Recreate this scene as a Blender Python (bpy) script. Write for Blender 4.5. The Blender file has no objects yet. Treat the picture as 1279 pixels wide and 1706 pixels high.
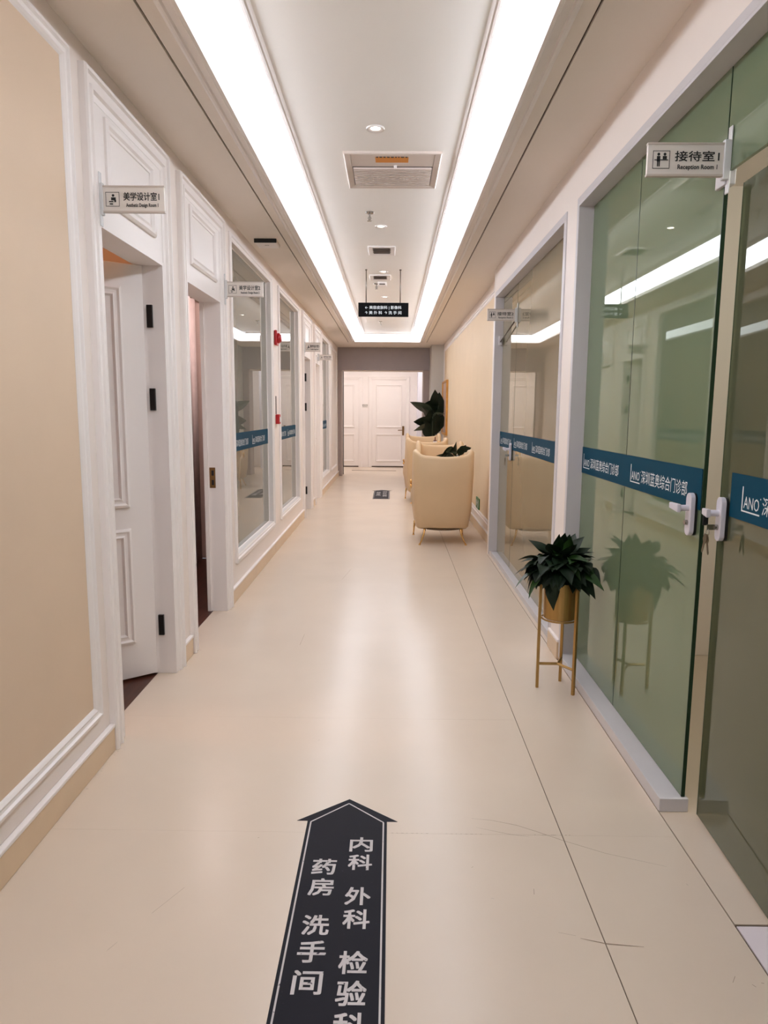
import bpy, bmesh, math, random
from mathutils import Vector, Matrix, Euler
random.seed(7)
PI = math.pi
SC = bpy.context.scene
COL = SC.collection

# ------------------------------------------------------------------ camera
cam_data = bpy.data.cameras.new('camera')
cam = bpy.data.objects.new('camera', cam_data); COL.objects.link(cam)
cam_data.sensor_fit = 'HORIZONTAL'; cam_data.sensor_width = 36.0
cam_data.lens = 1179.17 / 1279 * 36.0
cam_data.clip_start = 0.02; cam_data.clip_end = 100
Rv = Vector((0.99991872, -0.00864859, 0.00936759))
Fv = Vector((0.01049408, 0.14104046, -0.98994821))
Uv = Vector((0.00724044, 0.98996606, 0.14111976))
cam.matrix_world = Matrix.Translation((0, 0, 1.4)) @ Matrix((Rv, Fv, Uv)).to_4x4()
SC.camera = cam

# ------------------------------------------------------------------ world, exposure, large lights
w = bpy.data.worlds.new('world'); SC.world = w; w.use_nodes = True
w.node_tree.nodes['Background'].inputs[0].default_value = (0.72, 0.86, 1.0, 1)  # cool daylight, let in through the assumed window behind the camera
w.node_tree.nodes['Background'].inputs[1].default_value = 1.5
SC.view_settings.view_transform = 'Standard'
SC.view_settings.look = 'None'
SC.view_settings.gamma = 1.0
SC.view_settings.exposure = 0.04
SC.view_settings.use_curve_mapping = False
SC.cycles.use_denoising = True
SC.cycles.max_bounces = 8
SC.cycles.diffuse_bounces = 5
SC.cycles.glossy_bounces = 4
SC.cycles.use_adaptive_sampling = True
SC.cycles.adaptive_threshold = 0.03
SC.cycles.sample_clamp_indirect = 6.0
SC.cycles.caustics_reflective = False
SC.cycles.caustics_refractive = False
COVE_EMIT = 12.0          # luminous diffuser panels of the ceiling cove
SPOT_W = 16.0            # each recessed downlight

# ------------------------------------------------------------------ materials
def lin(c):
    return tuple((x / 12.92 if x <= 0.04045 else ((x + 0.055) / 1.055) ** 2.4) for x in (v / 255 for v in c))
MATS = {}
def mat(name, rgb, rough=0.5, metal=0.0, noise=0.04, nscale=6.0, bump=0.0, bscale=200.0, spec=0.5, coat=0.0, trans=None, stretch=None):
    if name in MATS: return MATS[name]
    m = bpy.data.materials.new(name); m.use_nodes = True
    nt = m.node_tree; N = nt.nodes; L = nt.links
    b = N['Principled BSDF']
    c = lin(rgb)
    b.inputs['Roughness'].default_value = rough
    b.inputs['Metallic'].default_value = metal
    b.inputs['Specular IOR Level'].default_value = spec
    b.inputs['Coat Weight'].default_value = coat
    tc = N.new('ShaderNodeTexCoord'); mp = N.new('ShaderNodeMapping')
    L.new(tc.outputs['Object'], mp.inputs['Vector'])
    if stretch: mp.inputs['Scale'].default_value = stretch
    nz = N.new('ShaderNodeTexNoise'); nz.inputs['Scale'].default_value = nscale; nz.inputs['Detail'].default_value = 4
    L.new(mp.outputs['Vector'], nz.inputs['Vector'])
    rp = N.new('ShaderNodeValToRGB')
    rp.color_ramp.elements[0].position = 0.3; rp.color_ramp.elements[1].position = 0.7
    rp.color_ramp.elements[0].color = tuple(max(0, x * (1 - noise)) for x in c) + (1,)
    rp.color_ramp.elements[1].color = tuple(min(1, x * (1 + noise)) for x in c) + (1,)
    L.new(nz.outputs['Fac'], rp.inputs['Fac'])
    L.new(rp.outputs['Color'], b.inputs['Base Color'])
    if bump > 0:
        n2 = N.new('ShaderNodeTexNoise'); n2.inputs['Scale'].default_value = bscale; n2.inputs['Detail'].default_value = 3
        L.new(mp.outputs['Vector'], n2.inputs['Vector'])
        bp = N.new('ShaderNodeBump'); bp.inputs['Strength'].default_value = bump; bp.inputs['Distance'].default_value = 0.002
        L.new(n2.outputs['Fac'], bp.inputs['Height']); L.new(bp.outputs['Normal'], b.inputs['Normal'])
    MATS[name] = m
    return m
def emit(name, rgb, strength, raw=None):
    if name in MATS: return MATS[name]
    m = bpy.data.materials.new(name); m.use_nodes = True
    nt = m.node_tree; nt.nodes.clear()
    e = nt.nodes.new('ShaderNodeEmission'); o = nt.nodes.new('ShaderNodeOutputMaterial')
    e.inputs[0].default_value = (raw or lin(rgb)) + (1,); e.inputs[1].default_value = strength
    nt.links.new(e.outputs[0], o.inputs[0]); MATS[name] = m
    return m
def film_glass(name, rgb, ior, tint=(1, 1, 1)):
    """toughened glass with a privacy film on its back: a dull coloured body under a clear mirror-smooth face"""
    if name in MATS: return MATS[name]
    m = bpy.data.materials.new(name); m.use_nodes = True
    nt = m.node_tree; N = nt.nodes; L = nt.links; N.clear()
    out = N.new('ShaderNodeOutputMaterial')
    tc = N.new('ShaderNodeTexCoord'); nz = N.new('ShaderNodeTexNoise'); nz.inputs['Scale'].default_value = 1.4
    L.new(tc.outputs['Object'], nz.inputs['Vector'])
    rp = N.new('ShaderNodeValToRGB'); c = lin(rgb)
    rp.color_ramp.elements[0].color = tuple(x * 0.93 for x in c) + (1,)
    rp.color_ramp.elements[1].color = tuple(x * 1.07 for x in c) + (1,)
    L.new(nz.outputs['Fac'], rp.inputs['Fac'])
    d = N.new('ShaderNodeBsdfDiffuse'); L.new(rp.outputs['Color'], d.inputs['Color'])
    g = N.new('ShaderNodeBsdfGlossy'); g.inputs['Roughness'].default_value = 0.0
    g.inputs['Color'].default_value = tint + (1,)
    fr = N.new('ShaderNodeFresnel'); fr.inputs['IOR'].default_value = ior
    mx = N.new('ShaderNodeMixShader')
    L.new(fr.outputs[0], mx.inputs[0]); L.new(d.outputs[0], mx.inputs[1]); L.new(g.outputs[0], mx.inputs[2])
    L.new(mx.outputs[0], out.inputs[0]); MATS[name] = m
    return m
def speckled(name, rgb, rgb2, rough, scale, thresh):
    """printed vinyl with worn flecks"""
    m = mat(name, rgb, rough, noise=0.08, nscale=9, spec=0.2)
    nt = m.node_tree; N = nt.nodes; L = nt.links; b = N['Principled BSDF']
    old = b.inputs['Base Color'].links[0].from_socket
    tc = N.new('ShaderNodeTexCoord'); nz = N.new('ShaderNodeTexNoise'); nz.inputs['Scale'].default_value = scale; nz.inputs['Detail'].default_value = 5
    L.new(tc.outputs['Object'], nz.inputs['Vector'])
    rp = N.new('ShaderNodeValToRGB'); rp.color_ramp.elements[0].position = thresh; rp.color_ramp.elements[1].position = thresh + 0.03
    L.new(nz.outputs['Fac'], rp.inputs['Fac'])
    mx = N.new('ShaderNodeMix'); mx.data_type = 'RGBA'
    mx.inputs[7].default_value = lin(rgb2) + (1,)
    L.new(rp.outputs['Color'], mx.inputs[0]); L.new(old, mx.inputs[6]); L.new(mx.outputs[2], b.inputs['Base Color'])
    return m

WHITE = mat('white paint', (242, 235, 231), 0.42, noise=0.012, nscale=3)
WALLW = mat('wall paint', (240, 229, 221), 0.55, noise=0.012, nscale=2)
CEIL = mat('ceiling paint', (236, 226, 216), 0.7, noise=0.01, nscale=2)
TRAY = mat('tray ceiling paint', (246, 241, 235), 0.7, noise=0.01, nscale=2)
PAPER = mat('beige wall covering', (221, 196, 169), 0.62, noise=0.02, nscale=3, bump=0.15, bscale=420)
PAPER2 = mat('cream wall covering', (232, 208, 174), 0.6, noise=0.02, nscale=3, bump=0.15, bscale=420)
FLOOR = mat('beige vinyl floor', (217, 200, 181), 0.27, noise=0.025, nscale=2.2, bump=0.04, bscale=60, spec=0.5)
BASE = mat('beige base tile', (222, 196, 164), 0.4, noise=0.03, nscale=4)
SEAM = mat('dark seam', (92, 74, 60), 0.8, noise=0.3, nscale=30)
GROOVE = mat('brown groove', (66, 46, 34), 0.8, noise=0.1)
FRAME = mat('pale lilac grey frame', (206, 202, 204), 0.38, noise=0.012)
STEEL = mat('satin aluminium', (205, 200, 186), 0.35, metal=0.55, noise=0.02)
GREY = mat('grey shutter box', (164, 154, 154), 0.5, noise=0.02)
GREYJ = mat('grey jamb', (168, 152, 146), 0.45, noise=0.02)
PILASTER = mat('cool white paint', (208, 204, 196), 0.5, noise=0.01)
GLASSD = film_glass('door film glass', (84, 86, 66), 1.6, (0.93, 0.96, 0.88))
GLASSG = film_glass('green film glass', (106, 121, 95), 1.74, (0.93, 0.97, 0.88))
GLASSB = film_glass('olive film glass', (138, 128, 106), 1.75, (0.97, 0.95, 0.88))
GLASSL = film_glass('grey film glass', (122, 120, 110), 1.9, (0.95, 0.95, 0.93))
GEDGE = mat('green glass edge', (40, 58, 40), 0.3, spec=0.2, noise=0.05)
TEAL = mat('teal band', (2, 62, 84), 0.6, noise=0.03, spec=0.1)
LETTER = mat('white lettering', (222, 228, 230), 0.5, noise=0.01)
BLACK = mat('black print', (22, 20, 20), 0.5, noise=0.05)
SIGNW = mat('sign face', (222, 214, 206), 0.4, noise=0.015)
SIGNB = mat('sign body', (196, 184, 174), 0.35, noise=0.02)
SIGNK = mat('black sign', (7, 7, 8), 0.6, noise=0.05, spec=0.08)
CLEAR = mat('frosted bracket', (214, 214, 214), 0.25, noise=0.03)
ROD = mat('dark rod', (88, 78, 68), 0.4, metal=0.6)
RED = mat('alarm red', (170, 18, 26), 0.35, noise=0.05)
GOLD = mat('brushed gold', (180, 144, 88), 0.36, metal=0.85, noise=0.06, nscale=30, stretch=(1, 1, 0.05))
BRASS = mat('bright gold', (222, 178, 112), 0.2, metal=1.0, noise=0.05)
BRONZE = mat('antique brass', (132, 100, 62), 0.35, metal=0.8, noise=0.1)
LEATHER = mat('cream leather', (214, 184, 145), 0.5, noise=0.025, nscale=4, bump=0.12, bscale=260)
DARKCLOTH = mat('chair underside', (96, 70, 46), 0.8, noise=0.05)
LEAF = mat('dark leaf', (20, 36, 18), 0.55, noise=0.3, nscale=9, spec=0.25)
LEAF2 = mat('deep green leaf', (24, 36, 22), 0.4, noise=0.3, nscale=7, spec=0.3)
LEAF3 = mat('fresh leaf', (40, 70, 26), 0.42, noise=0.25, nscale=9)
LEAF4 = mat('grey green highlight leaf', (58, 70, 56), 0.35, noise=0.3, nscale=7, spec=0.5)  # paler leaf variant with leaf highlights put into its colour
STEM = mat('stem', (36, 48, 22), 0.6, noise=0.15)
SOIL = mat('soil', (40, 30, 22), 0.95, noise=0.3, nscale=40)
WOOD = mat('dark wood floor', (74, 38, 26), 0.4, noise=0.35, nscale=6, stretch=(8, 0.7, 1))
HINGE = mat('black hinge', (14, 13, 13), 0.4, noise=0.05)
NAVY = speckled('navy floor vinyl', (15, 14, 26), (42, 38, 50), 0.6, 120, 0.70)
FLLET = speckled('worn white print', (204, 198, 198), (66, 60, 72), 0.55, 60, 0.66)
HANDLE = mat('white handle', (214, 210, 218), 0.3, noise=0.01)
ROOMW = mat('pink room wall', (206, 182, 172), 0.6, noise=0.02)
CURTAIN = mat('curtain', (216, 198, 194), 0.8, noise=0.04, nscale=20)
MARBLE = mat('white table top', (226, 218, 208), 0.25, noise=0.05, nscale=5)
TRAYRED = mat('red lacquer', (96, 22, 18), 0.3, noise=0.05)
EXITG = mat('exit green', (24, 112, 62), 0.4, noise=0.03)
ORANGE = mat('orange sticker', (214, 134, 40), 0.5, noise=0.05)
AC = mat('vent plastic', (216, 202, 192), 0.45, noise=0.01)
VENTD = mat('vent dark', (74, 60, 52), 0.6, noise=0.1)
CHROME = mat('chrome', (170, 166, 160), 0.2, metal=1.0, noise=0.02)
KEY = mat('key metal', (112, 98, 76), 0.35, metal=0.7, noise=0.1)
CANVAS = mat('painted canvas', (206, 176, 160), 0.6, noise=0.25, nscale=2.2)
GILT = mat('gilt wood', (208, 150, 70), 0.4, metal=0.2, noise=0.1, nscale=12)
LILAC = mat('white floor tile', (232, 222, 226), 0.35, noise=0.03, nscale=5)
POTW = mat('white pot', (226, 220, 210), 0.35, noise=0.02)
COVE = emit('cove diffuser', (255, 255, 255), COVE_EMIT, (0.93, 0.965, 1.06))
LAMP = emit('downlight lens', (255, 240, 222), 14.0)
PANELLAMP = emit('corridor lamp', (255, 248, 246), 13.0)
WARM = emit('warm lamp', (255, 150, 60), 9.0)

# ------------------------------------------------------------------ mesh building
W = {}
class MB:
    def __init__(self): self.v = []; self.f = []
    def add(self, vs, fs):
        o = len(self.v); self.v += [tuple(p) for p in vs]; self.f += [tuple(i + o for i in f) for f in fs]; return self
    def box(self, x0, x1, y0, y1, z0, z1):
        x0, x1 = min(x0, x1), max(x0, x1); y0, y1 = min(y0, y1), max(y0, y1); z0, z1 = min(z0, z1), max(z0, z1)
        return self.add([(x0,y0,z0),(x1,y0,z0),(x1,y1,z0),(x0,y1,z0),(x0,y0,z1),(x1,y0,z1),(x1,y1,z1),(x0,y1,z1)],
                        [(0,3,2,1),(4,5,6,7),(0,1,5,4),(1,2,6,5),(2,3,7,6),(3,0,4,7)])
    def tube(self, path, r, n=10, caps=True):
        path = [Vector(p) for p in path]; rs = r if isinstance(r, (list, tuple)) else [r] * len(path)
        o = len(self.v); prev = None
        for i, p in enumerate(path):
            t = (path[min(i + 1, len(path) - 1)] - path[max(i - 1, 0)]).normalized()
            a = Vector((0, 0, 1)) if abs(t.z) < 0.9 else Vector((1, 0, 0))
            if prev is not None: a = prev
            u = (a - t * a.dot(t)).normalized(); prev = u; vv = t.cross(u)
            for k in range(n):
                q = p + (u * math.cos(2*PI*k/n) + vv * math.sin(2*PI*k/n)) * rs[i]; self.v.append(tuple(q))
        for i in range(len(path) - 1):
            for k in range(n):
                a, b = o + i*n + k, o + i*n + (k+1) % n
                self.f.append((a, b, b + n, a + n))
        if caps:
            self.f.append(tuple(o + k for k in reversed(range(n)))); self.f.append(tuple(o + (len(path)-1)*n + k for k in range(n)))
        return self
    def lathe(self, prof, c=(0,0,0), n=24, axis='z'):
        o = len(self.v)
        for (r, h) in prof:
            for k in range(n):
                x, y = r*math.cos(2*PI*k/n), r*math.sin(2*PI*k/n)
                p = (x, y, h) if axis == 'z' else ((h, x, y) if axis == 'x' else (x, h, y))
                self.v.append((c[0]+p[0], c[1]+p[1], c[2]+p[2]))
        for i in range(len(prof)-1):
            for k in range(n):
                a, b = o+i*n+k, o+i*n+(k+1) % n
                self.f.append((a, b, b+n, a+n))
        self.f.append(tuple(o+k for k in reversed(range(n)))); self.f.append(tuple(o+(len(prof)-1)*n+k for k in range(n)))
        return self
    def prism(self, poly, mp, d0, d1):
        n = len(poly); o = len(self.v)
        self.v += [tuple(mp(u, v, d0)) for u, v in poly] + [tuple(mp(u, v, d1)) for u, v in poly]
        self.f.append(tuple(o + i for i in reversed(range(n)))); self.f.append(tuple(o + n + i for i in range(n)))
        for i in range(n):
            j = (i+1) % n; self.f.append((o+i, o+j, o+n+j, o+n+i))
        return self
    def frame(self, mp, u0, u1, v0, v1, prof):
        """mitred moulding round a rectangle; prof = closed list of (inset, height)"""
        o = len(self.v); n = len(prof)
        for t, d in prof:
            for (u, v) in ((u0+t, v0+t), (u1-t, v0+t), (u1-t, v1-t), (u0+t, v1-t)): self.v.append(tuple(mp(u, v, d)))
        for i in range(n):
            j = (i+1) % n
            for k in range(4):
                l = (k+1) % 4; self.f.append((o+i*4+k, o+i*4+l, o+j*4+l, o+j*4+k))
        return self
    def ucase(self, mp, u0, u1, v0, v1, prof):
        """moulding up one side, across and down the other"""
        o = len(self.v); n = len(prof)
        for t, d in prof:
            for (u, v) in ((u0+t, v0), (u0+t, v1-t), (u1-t, v1-t), (u1-t, v0)): self.v.append(tuple(mp(u, v, d)))
        for i in range(n):
            j = (i+1) % n
            for k in range(3): self.f.append((o+i*4+k, o+i*4+k+1, o+j*4+k+1, o+j*4+k))
        self.f.append(tuple(o+i*4 for i in range(n))); self.f.append(tuple(o+i*4+3 for i in reversed(range(n))))
        return self
    def build(self, name, m, parent=None, local=False, smooth=False, bevel=0.0, sub=0):
        me = bpy.data.meshes.new(name); me.from_pydata(self.v, [], self.f)
        bm = bmesh.new(); bm.from_mesh(me); bmesh.ops.recalc_face_normals(bm, faces=bm.faces); bm.to_mesh(me); bm.free()
        me.materials.append(m)
        if smooth:
            for p in me.polygons: p.use_smooth = True
        o = bpy.data.objects.new(name, me); COL.objects.link(o)
        if bevel > 0:
            b = o.modifiers.new('bevel', 'BEVEL'); b.width = bevel; b.segments = 2; b.limit_method = 'ANGLE'
        if sub:
            s = o.modifiers.new('subsurf', 'SUBSURF'); s.levels = sub; s.render_levels = sub
        put(o, parent, local)
        return o
def put(o, parent, local=False):
    W[o.name] = Matrix.Identity(4)
    if parent is not None:
        o.parent = parent
        if not local: o.matrix_parent_inverse = W[parent.name].inverted()
        else: W[o.name] = W[parent.name] @ o.matrix_basis
def empty(name, loc=(0,0,0), rz=0.0):
    o = bpy.data.objects.new(name, None); COL.objects.link(o)
    o.empty_display_size = 0.1; o.location = loc; o.rotation_euler = (0, 0, rz)
    W[o.name] = Matrix.Translation(loc) @ Matrix.Rotation(rz, 4, 'Z')
    return o
def tag(o, label, cat, group=None, kind=None):
    o['label'] = label; o['category'] = cat
    if group: o['group'] = group
    if kind: o['kind'] = kind
    return o
def struct(o, label, cat):
    return tag(o, label, cat, kind='structure')
def copy_tree(o, parent=None):
    c = o.copy(); COL.objects.link(c); c.parent = parent
    W[c.name] = W[o.name].copy()
    for ch in list(o.children): copy_tree(ch, c)
    return c

TXT = {}
def glyphs(body, bold):
    k = (body, bold)
    if k not in TXT:
        c = bpy.data.curves.new('t', 'FONT'); c.body = body; c.size = 1; c.offset = bold; c.resolution_u = 2
        o = bpy.data.objects.new('t', c); COL.objects.link(o)
        dg = bpy.context.evaluated_depsgraph_get(); dg.update()
        me = bpy.data.meshes.new_from_object(o.evaluated_get(dg))
        TXT[k] = ([v.co.copy() for v in me.vertices], [tuple(p.vertices) for p in me.polygons])
        bpy.data.objects.remove(o); bpy.data.curves.remove(c); bpy.data.meshes.remove(me)
    return TXT[k]
def letters(mb, body, o, r, u, h, width=None, bold=0.0, sx=1.0):
    """text as flat print: left baseline at o, along r, up u, em height h; width fits it"""
    vs, fs = glyphs(body, 0.0)
    x0 = min(v.x for v in vs); x1 = max(v.x for v in vs)
    s = h * sx if width is None else width / (x1 - x0)
    o = Vector(o); r = Vector(r); u = Vector(u)
    b = bold * 0.6
    nn = r.cross(u).normalized()
    for q, (dx, dy) in enumerate(((0, 0),) if bold < 0.01 else ((-b, -b), (b, -b), (b, b), (-b, b))):
        mb.add([o + nn * (0.0001 * q) + r * ((v.x - x0) * s + dx * h) + u * ((v.y + dy) * h) for v in vs], fs)
    return (x1 - x0) * s

mpL = lambda u, v, d: (-1.15 + d, u, v)           # left wall, d out into the corridor
mpR = lambda u, v, d: (0.97 - d, u, v)
mpR2 = lambda u, v, d: (1.05 - d, u, v)
mpC = lambda u, v, d: (u, v, 2.73 - d)
mpT = lambda u, v, d: (u, v, 2.84 - d)
mpF = lambda u, v, d: (u, v, d)

# ================================================================== FLOOR
fl = MB().box(-1.24, 1.3, -3.0, 15.75, -0.06, -0.004).build('floor', SEAM)
struct(fl, 'beige vinyl floor of the corridor in long sheets', 'floor')
SX = 0.582; G = 0.0016
ys = [-3.0, 2.196, 3.088, 5.9, 8.7, 11.6, 15.75]
for a, b in zip(ys[:-1], ys[1:]):
    g = 0.00025 if b != 15.75 else 0.0003
    MB().box(-1.24, SX - G, a + g, b - g, -0.02, 0).build('floor_sheet', FLOOR, fl)
ys2 = [-3.0, 2.196, 6.9, 15.75]
for a, b in zip(ys2[:-1], ys2[1:]):
    MB().box(SX + G, 0.9585 if b < 7 else 1.09, a + 0.0003, b - 0.0003, -0.02, 0).build('floor_sheet', FLOOR, fl)
MB().box(0.9625, 1.3, 1.79, 6.9, -0.02, 0.0).build('threshold_sheet', FLOOR, fl)
MB().box(0.9640, 1.3, -3.0, 1.782, -0.02, 0.0).build('threshold_tile', LILAC, fl)
def scuff(pts, wd):
    mb = MB(); n = len(pts)
    vs = []
    for i, (x, y) in enumerate(pts):
        t = Vector((pts[min(i+1, n-1)][0]-pts[max(i-1, 0)][0], pts[min(i+1, n-1)][1]-pts[max(i-1, 0)][1])).normalized()
        ww = wd * math.sin(PI * (0.12 + 0.76 * i / (n-1)))
        vs += [(x - t.y*ww, y + t.x*ww, 0.0007), (x + t.y*ww, y - t.x*ww, 0.0007)]
    mb.add(vs, [(2*i, 2*i+1, 2*i+3, 2*i+2) for i in range(n-1)])
    mb.build('scuff_mark', SEAM2, fl)
SEAM2 = mat('scuff', (140, 118, 98), 0.7, noise=0.2, nscale=60)
for pts, wd in [([(0.29, 2.288), (0.36, 2.278), (0.439, 2.251), (0.51, 2.21), (0.574, 2.169), (0.70, 2.10), (0.869, 2.038)], 0.0009),
                ([(0.466, 1.748), (0.51, 1.737)], 0.001), ([(0.52, 1.728), (0.584, 1.709), (0.68, 1.70)], 0.0016),
                ([(-0.54, 4.10), (-0.537, 4.311)], 0.0022), ([(-0.401, 5.8), (-0.351, 6.166)], 0.0028),
                ([(-0.66, 1.80), (-0.60, 1.91)], 0.001), ([(-0.73, 1.66), (-0.715, 1.69)], 0.001),
                ([(0.86, 1.585), (0.875, 1.605)], 0.0014), ([(0.905, 1.58), (0.911, 1.572)], 0.002), ([(0.93, 1.585), (0.937, 1.584)], 0.002),
                ([(0.43, 1.90), (0.434, 1.925)], 0.0016), ([(0.30, 2.235), (0.40, 2.20), (0.47, 2.185)], 0.0007)]:
    scuff(pts, wd)
for i in range(19):
    if 8 <= i <= 10: continue
    x = 0.012 + i * 0.0165
    scuff([(x, 2.1965), (x + random.uniform(0.004, 0.011), 2.1965)], 0.0016)
for x0, x1 in [(0.49, 0.494), (0.515, 0.53), (0.545, 0.562), (0.575, 0.579), (0.592, 0.598), (0.604, 0.61)]:
    scuff([(x0, 2.1965), (x1, 2.1965)], 0.002)

rs = random.Random(11)
for x, y in ((-1.118, 2.74), (-1.112, 2.765), (-1.122, 2.71), (-1.122, 2.60), (-1.124, 2.58), (-1.124, 2.45), (-1.112, 3.66), (-1.106, 3.68), (-1.115, 3.75), (-1.11, 3.99), (-1.114, 4.88), (0.944, 3.95), (0.94, 4.02), (0.945, 4.08), (-0.52, 3.03), (-0.30, 2.86), (0.31, 1.88), (0.26, 2.02), (0.62, 2.95), (0.90, 1.95), (-0.43, 2.16), (0.30, 3.6)):
    a = rs.uniform(0, PI); l = rs.uniform(0.003, 0.009)
    scuff([(x, y), (x + l * math.cos(a), y + l * math.sin(a))], rs.uniform(0.001, 0.002))

# ================================================================== CEILING
AX = -0.09
cl = MB().box(-1.3, 1.45, -3.0, 15.75, 2.96, 3.02).build('ceiling', CEIL)
struct(cl, 'corridor ceiling with flat side soffits and a lit central tray', 'ceiling')
LO, LI = (-0.79, 0.61), (-0.705, 0.525)          # lip outer / inner x
CY0, CY1 = 0.4, 13.84                            # lip outer y; unseen near end assumed, placed for a darker near floor
for x0, x1 in ((-1.30, -0.861), (0.681, 1.45)):
    MB().box(x0, x1, -3.0, 15.4, 2.73, 2.78).build('soffit_panel', CEIL, cl)
for x0, x1 in ((-0.851, -0.79), (0.61, 0.671)):
    MB().box(x0, x1, -3.0, 14.2, 2.73, 2.78).build('soffit_edge_strip', CEIL, cl)
for x0, x1 in ((-0.861, -0.851), (0.671, 0.681)):
    MB().box(x0, x1, -3.0, 14.2, 2.742, 2.75).build('shadow_groove', GROOVE, cl)
    MB().box(x0, x1, 14.2, 15.4, 2.73, 2.78).build('soffit_edge_strip', CEIL, cl)
MB().box(-0.851, 0.671, 14.2, 15.4, 2.73, 2.78).build('soffit_panel', CEIL, cl)
MB().box(-0.79, 0.61, CY1, 14.2, 2.73, 2.78).build('soffit_panel', CEIL, cl)
MB().box(-0.79, 0.61, -3.0, CY0, 2.73, 2.78).build('soffit_panel', CEIL, cl)
MB().frame(mpC, LO[0], LO[1], CY0, CY1, [(0, -0.04), (0, 0.010), (0.012, 0.016), (0.022, 0.016), (0.027, 0.007), (0.056, 0.007), (0.062, 0.022), (0.070, 0.032), (0.085, 0.032), (0.085, -0.04)]).build('cove_lip_moulding', WHITE, cl)
TI = (-0.555, 0.385); TY0, TY1 = CY0 + 0.235, CY1 - 0.235
MB().box(TI[0], TI[1], TY0, TY1, 2.84, 2.90).build('tray_panel', TRAY, cl)
MB().frame(mpT, TI[0], TI[1], TY0, TY1, [(0, -0.02), (0, 0.012), (0.006, 0.018), (0.016, 0.018), (0.02, 0.010), (0.028, 0.010), (0.034, 0.004), (0.04, 0.0), (0.04, -0.02)]).build('tray_edge_moulding', WHITE, cl)
def cove(name, pts, label):
    o = MB().add(pts, [(0, 1, 2, 3)]).build(name, COVE)
    o.modifiers.new('thickness', 'SOLIDIFY').thickness = 0.004
    tag(o, label, 'cove light', 'cove light diffusers')
zl, zh = 2.727, 2.862
EI = 0.105                                         # run of the steep diffuser; a white board closes the rest of the slot
xl, xr = LI[0] - 0.004, LI[1] + 0.004; yl, yh = CY0 + 0.081, CY1 - 0.081
xa, xb, ya, yb = xl + EI, xr - EI, yl + EI, yh - EI
cove('cove_light', [(xl, yl, zl), (xl, yh, zl), (xa, yb, zh), (xa, ya, zh)], 'long glowing white cove light strip on the left of the ceiling tray')
cove('cove_light', [(xr, yh, zl), (xr, yl, zl), (xb, ya, zh), (xb, yb, zh)], 'long glowing white cove light strip on the right of the ceiling tray')
cove('cove_light', [(xl, yh, zl), (xr, yh, zl), (xb, yb, zh), (xa, yb, zh)], 'short glowing white cove light strip across the far end of the tray')
cove('cove_light', [(xr, yl, zl), (xl, yl, zl), (xa, ya, zh), (xb, ya, zh)], 'assumed short glowing white cove light strip across the unseen near end of the tray')  # assumed strip, unseen, closes the lit loop at the near end
MB().frame(lambda u, v, d: (u, v, 2.863 - d), xa - 0.004, xb + 0.004, ya - 0.004, yb + 0.004, [(0, 0), (0, -0.01), (0.075, -0.01), (0.075, 0)]).build('cove_top_board', TRAY, cl)

# ================================================================== LEFT WALL
wl = MB()
def wallseg(mb, x0, x1, segs, top=2.9):
    for y0, y1, z0, z1 in segs: mb.box(x0, x1, y0, y1, z0, z1)
D1, D2, D3, D4 = (2.87, 3.64), (4.05, 4.83), (9.30, 10.08), (10.66, 11.40)
W1, W2, W3 = (5.19, 6.85), (7.34, 8.84), (11.76, 13.06)
HD = 2.12
segs = [(-3, 2.87, 0, 2.962), (3.64, 4.05, 0, 2.962), (4.83, 5.19, 0, 2.962), (6.85, 7.34, 0, 2.962), (8.84, 9.30, 0, 2.962), (10.08, 10.66, 0, 2.962), (11.40, 11.76, 0, 2.962), (13.06, 15.75, 0, 2.962)]
for d in (D1, D2, D3, D4): segs.append((d[0], d[1], HD, 2.962))
for ww in (W1, W2, W3): segs += [(ww[0], ww[1], 0, 0.32), (ww[0], ww[1], 2.59, 2.962)]
wallseg(wl, -1.27, -1.15, segs)
wlo = wl.build('wall_left', WALLW); struct(wlo, 'white painted left wall with door and window openings', 'wall')
PAN = [(0, 0), (0, 0.012), (0.008, 0.020), (0.020, 0.022), (0.026, 0.014), (0.034, 0.012), (0.044, 0.016), (0.052, 0.010), (0.058, 0.004), (0.058, 0)]
MB().box(-1.1495, -1.146, -2.5, 2.60, 0.245, 2.60).build('wall_covering', PAPER, wlo)
MB().frame(mpL, -2.56, 2.66, 0.19, 2.655, PAN).build('panel_moulding', WHITE, wlo)
MB().frame(mpL, 13.42, 14.85, 0.26, 2.60, [(t*0.7, d*0.8) for t, d in PAN]).build('panel_moulding', WHITE, wlo)
# skirting: beige base tile with a white bead on top
def skirting(name, label, x0, x1, runs, h=0.100):
    e = empty(name, ((x0+x1)/2, runs[0][0], 0)); struct(e, label, 'baseboard')
    for a, b in runs:
        MB().box(x0, x1, a, b, 0.001, h).build('base_tile', BASE, e, bevel=0.002)
        MB().box(x0, x1 + (0.004 if x1 < 0 else 0), a, b, h + 0.002, h + 0.016).build('cap_bead', WHITE, e, bevel=0.003)
skirting('baseboard_left', 'beige tile skirting with a white bead along the left wall', -1.15, -1.131,
         [(-3, 0.6), (0.602, 2.757), (3.742, 3.926), (4.932, 6.86), (6.862, 9.21), (10.21, 10.52), (11.52, 13.2), (13.202, 15.3)])

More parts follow.
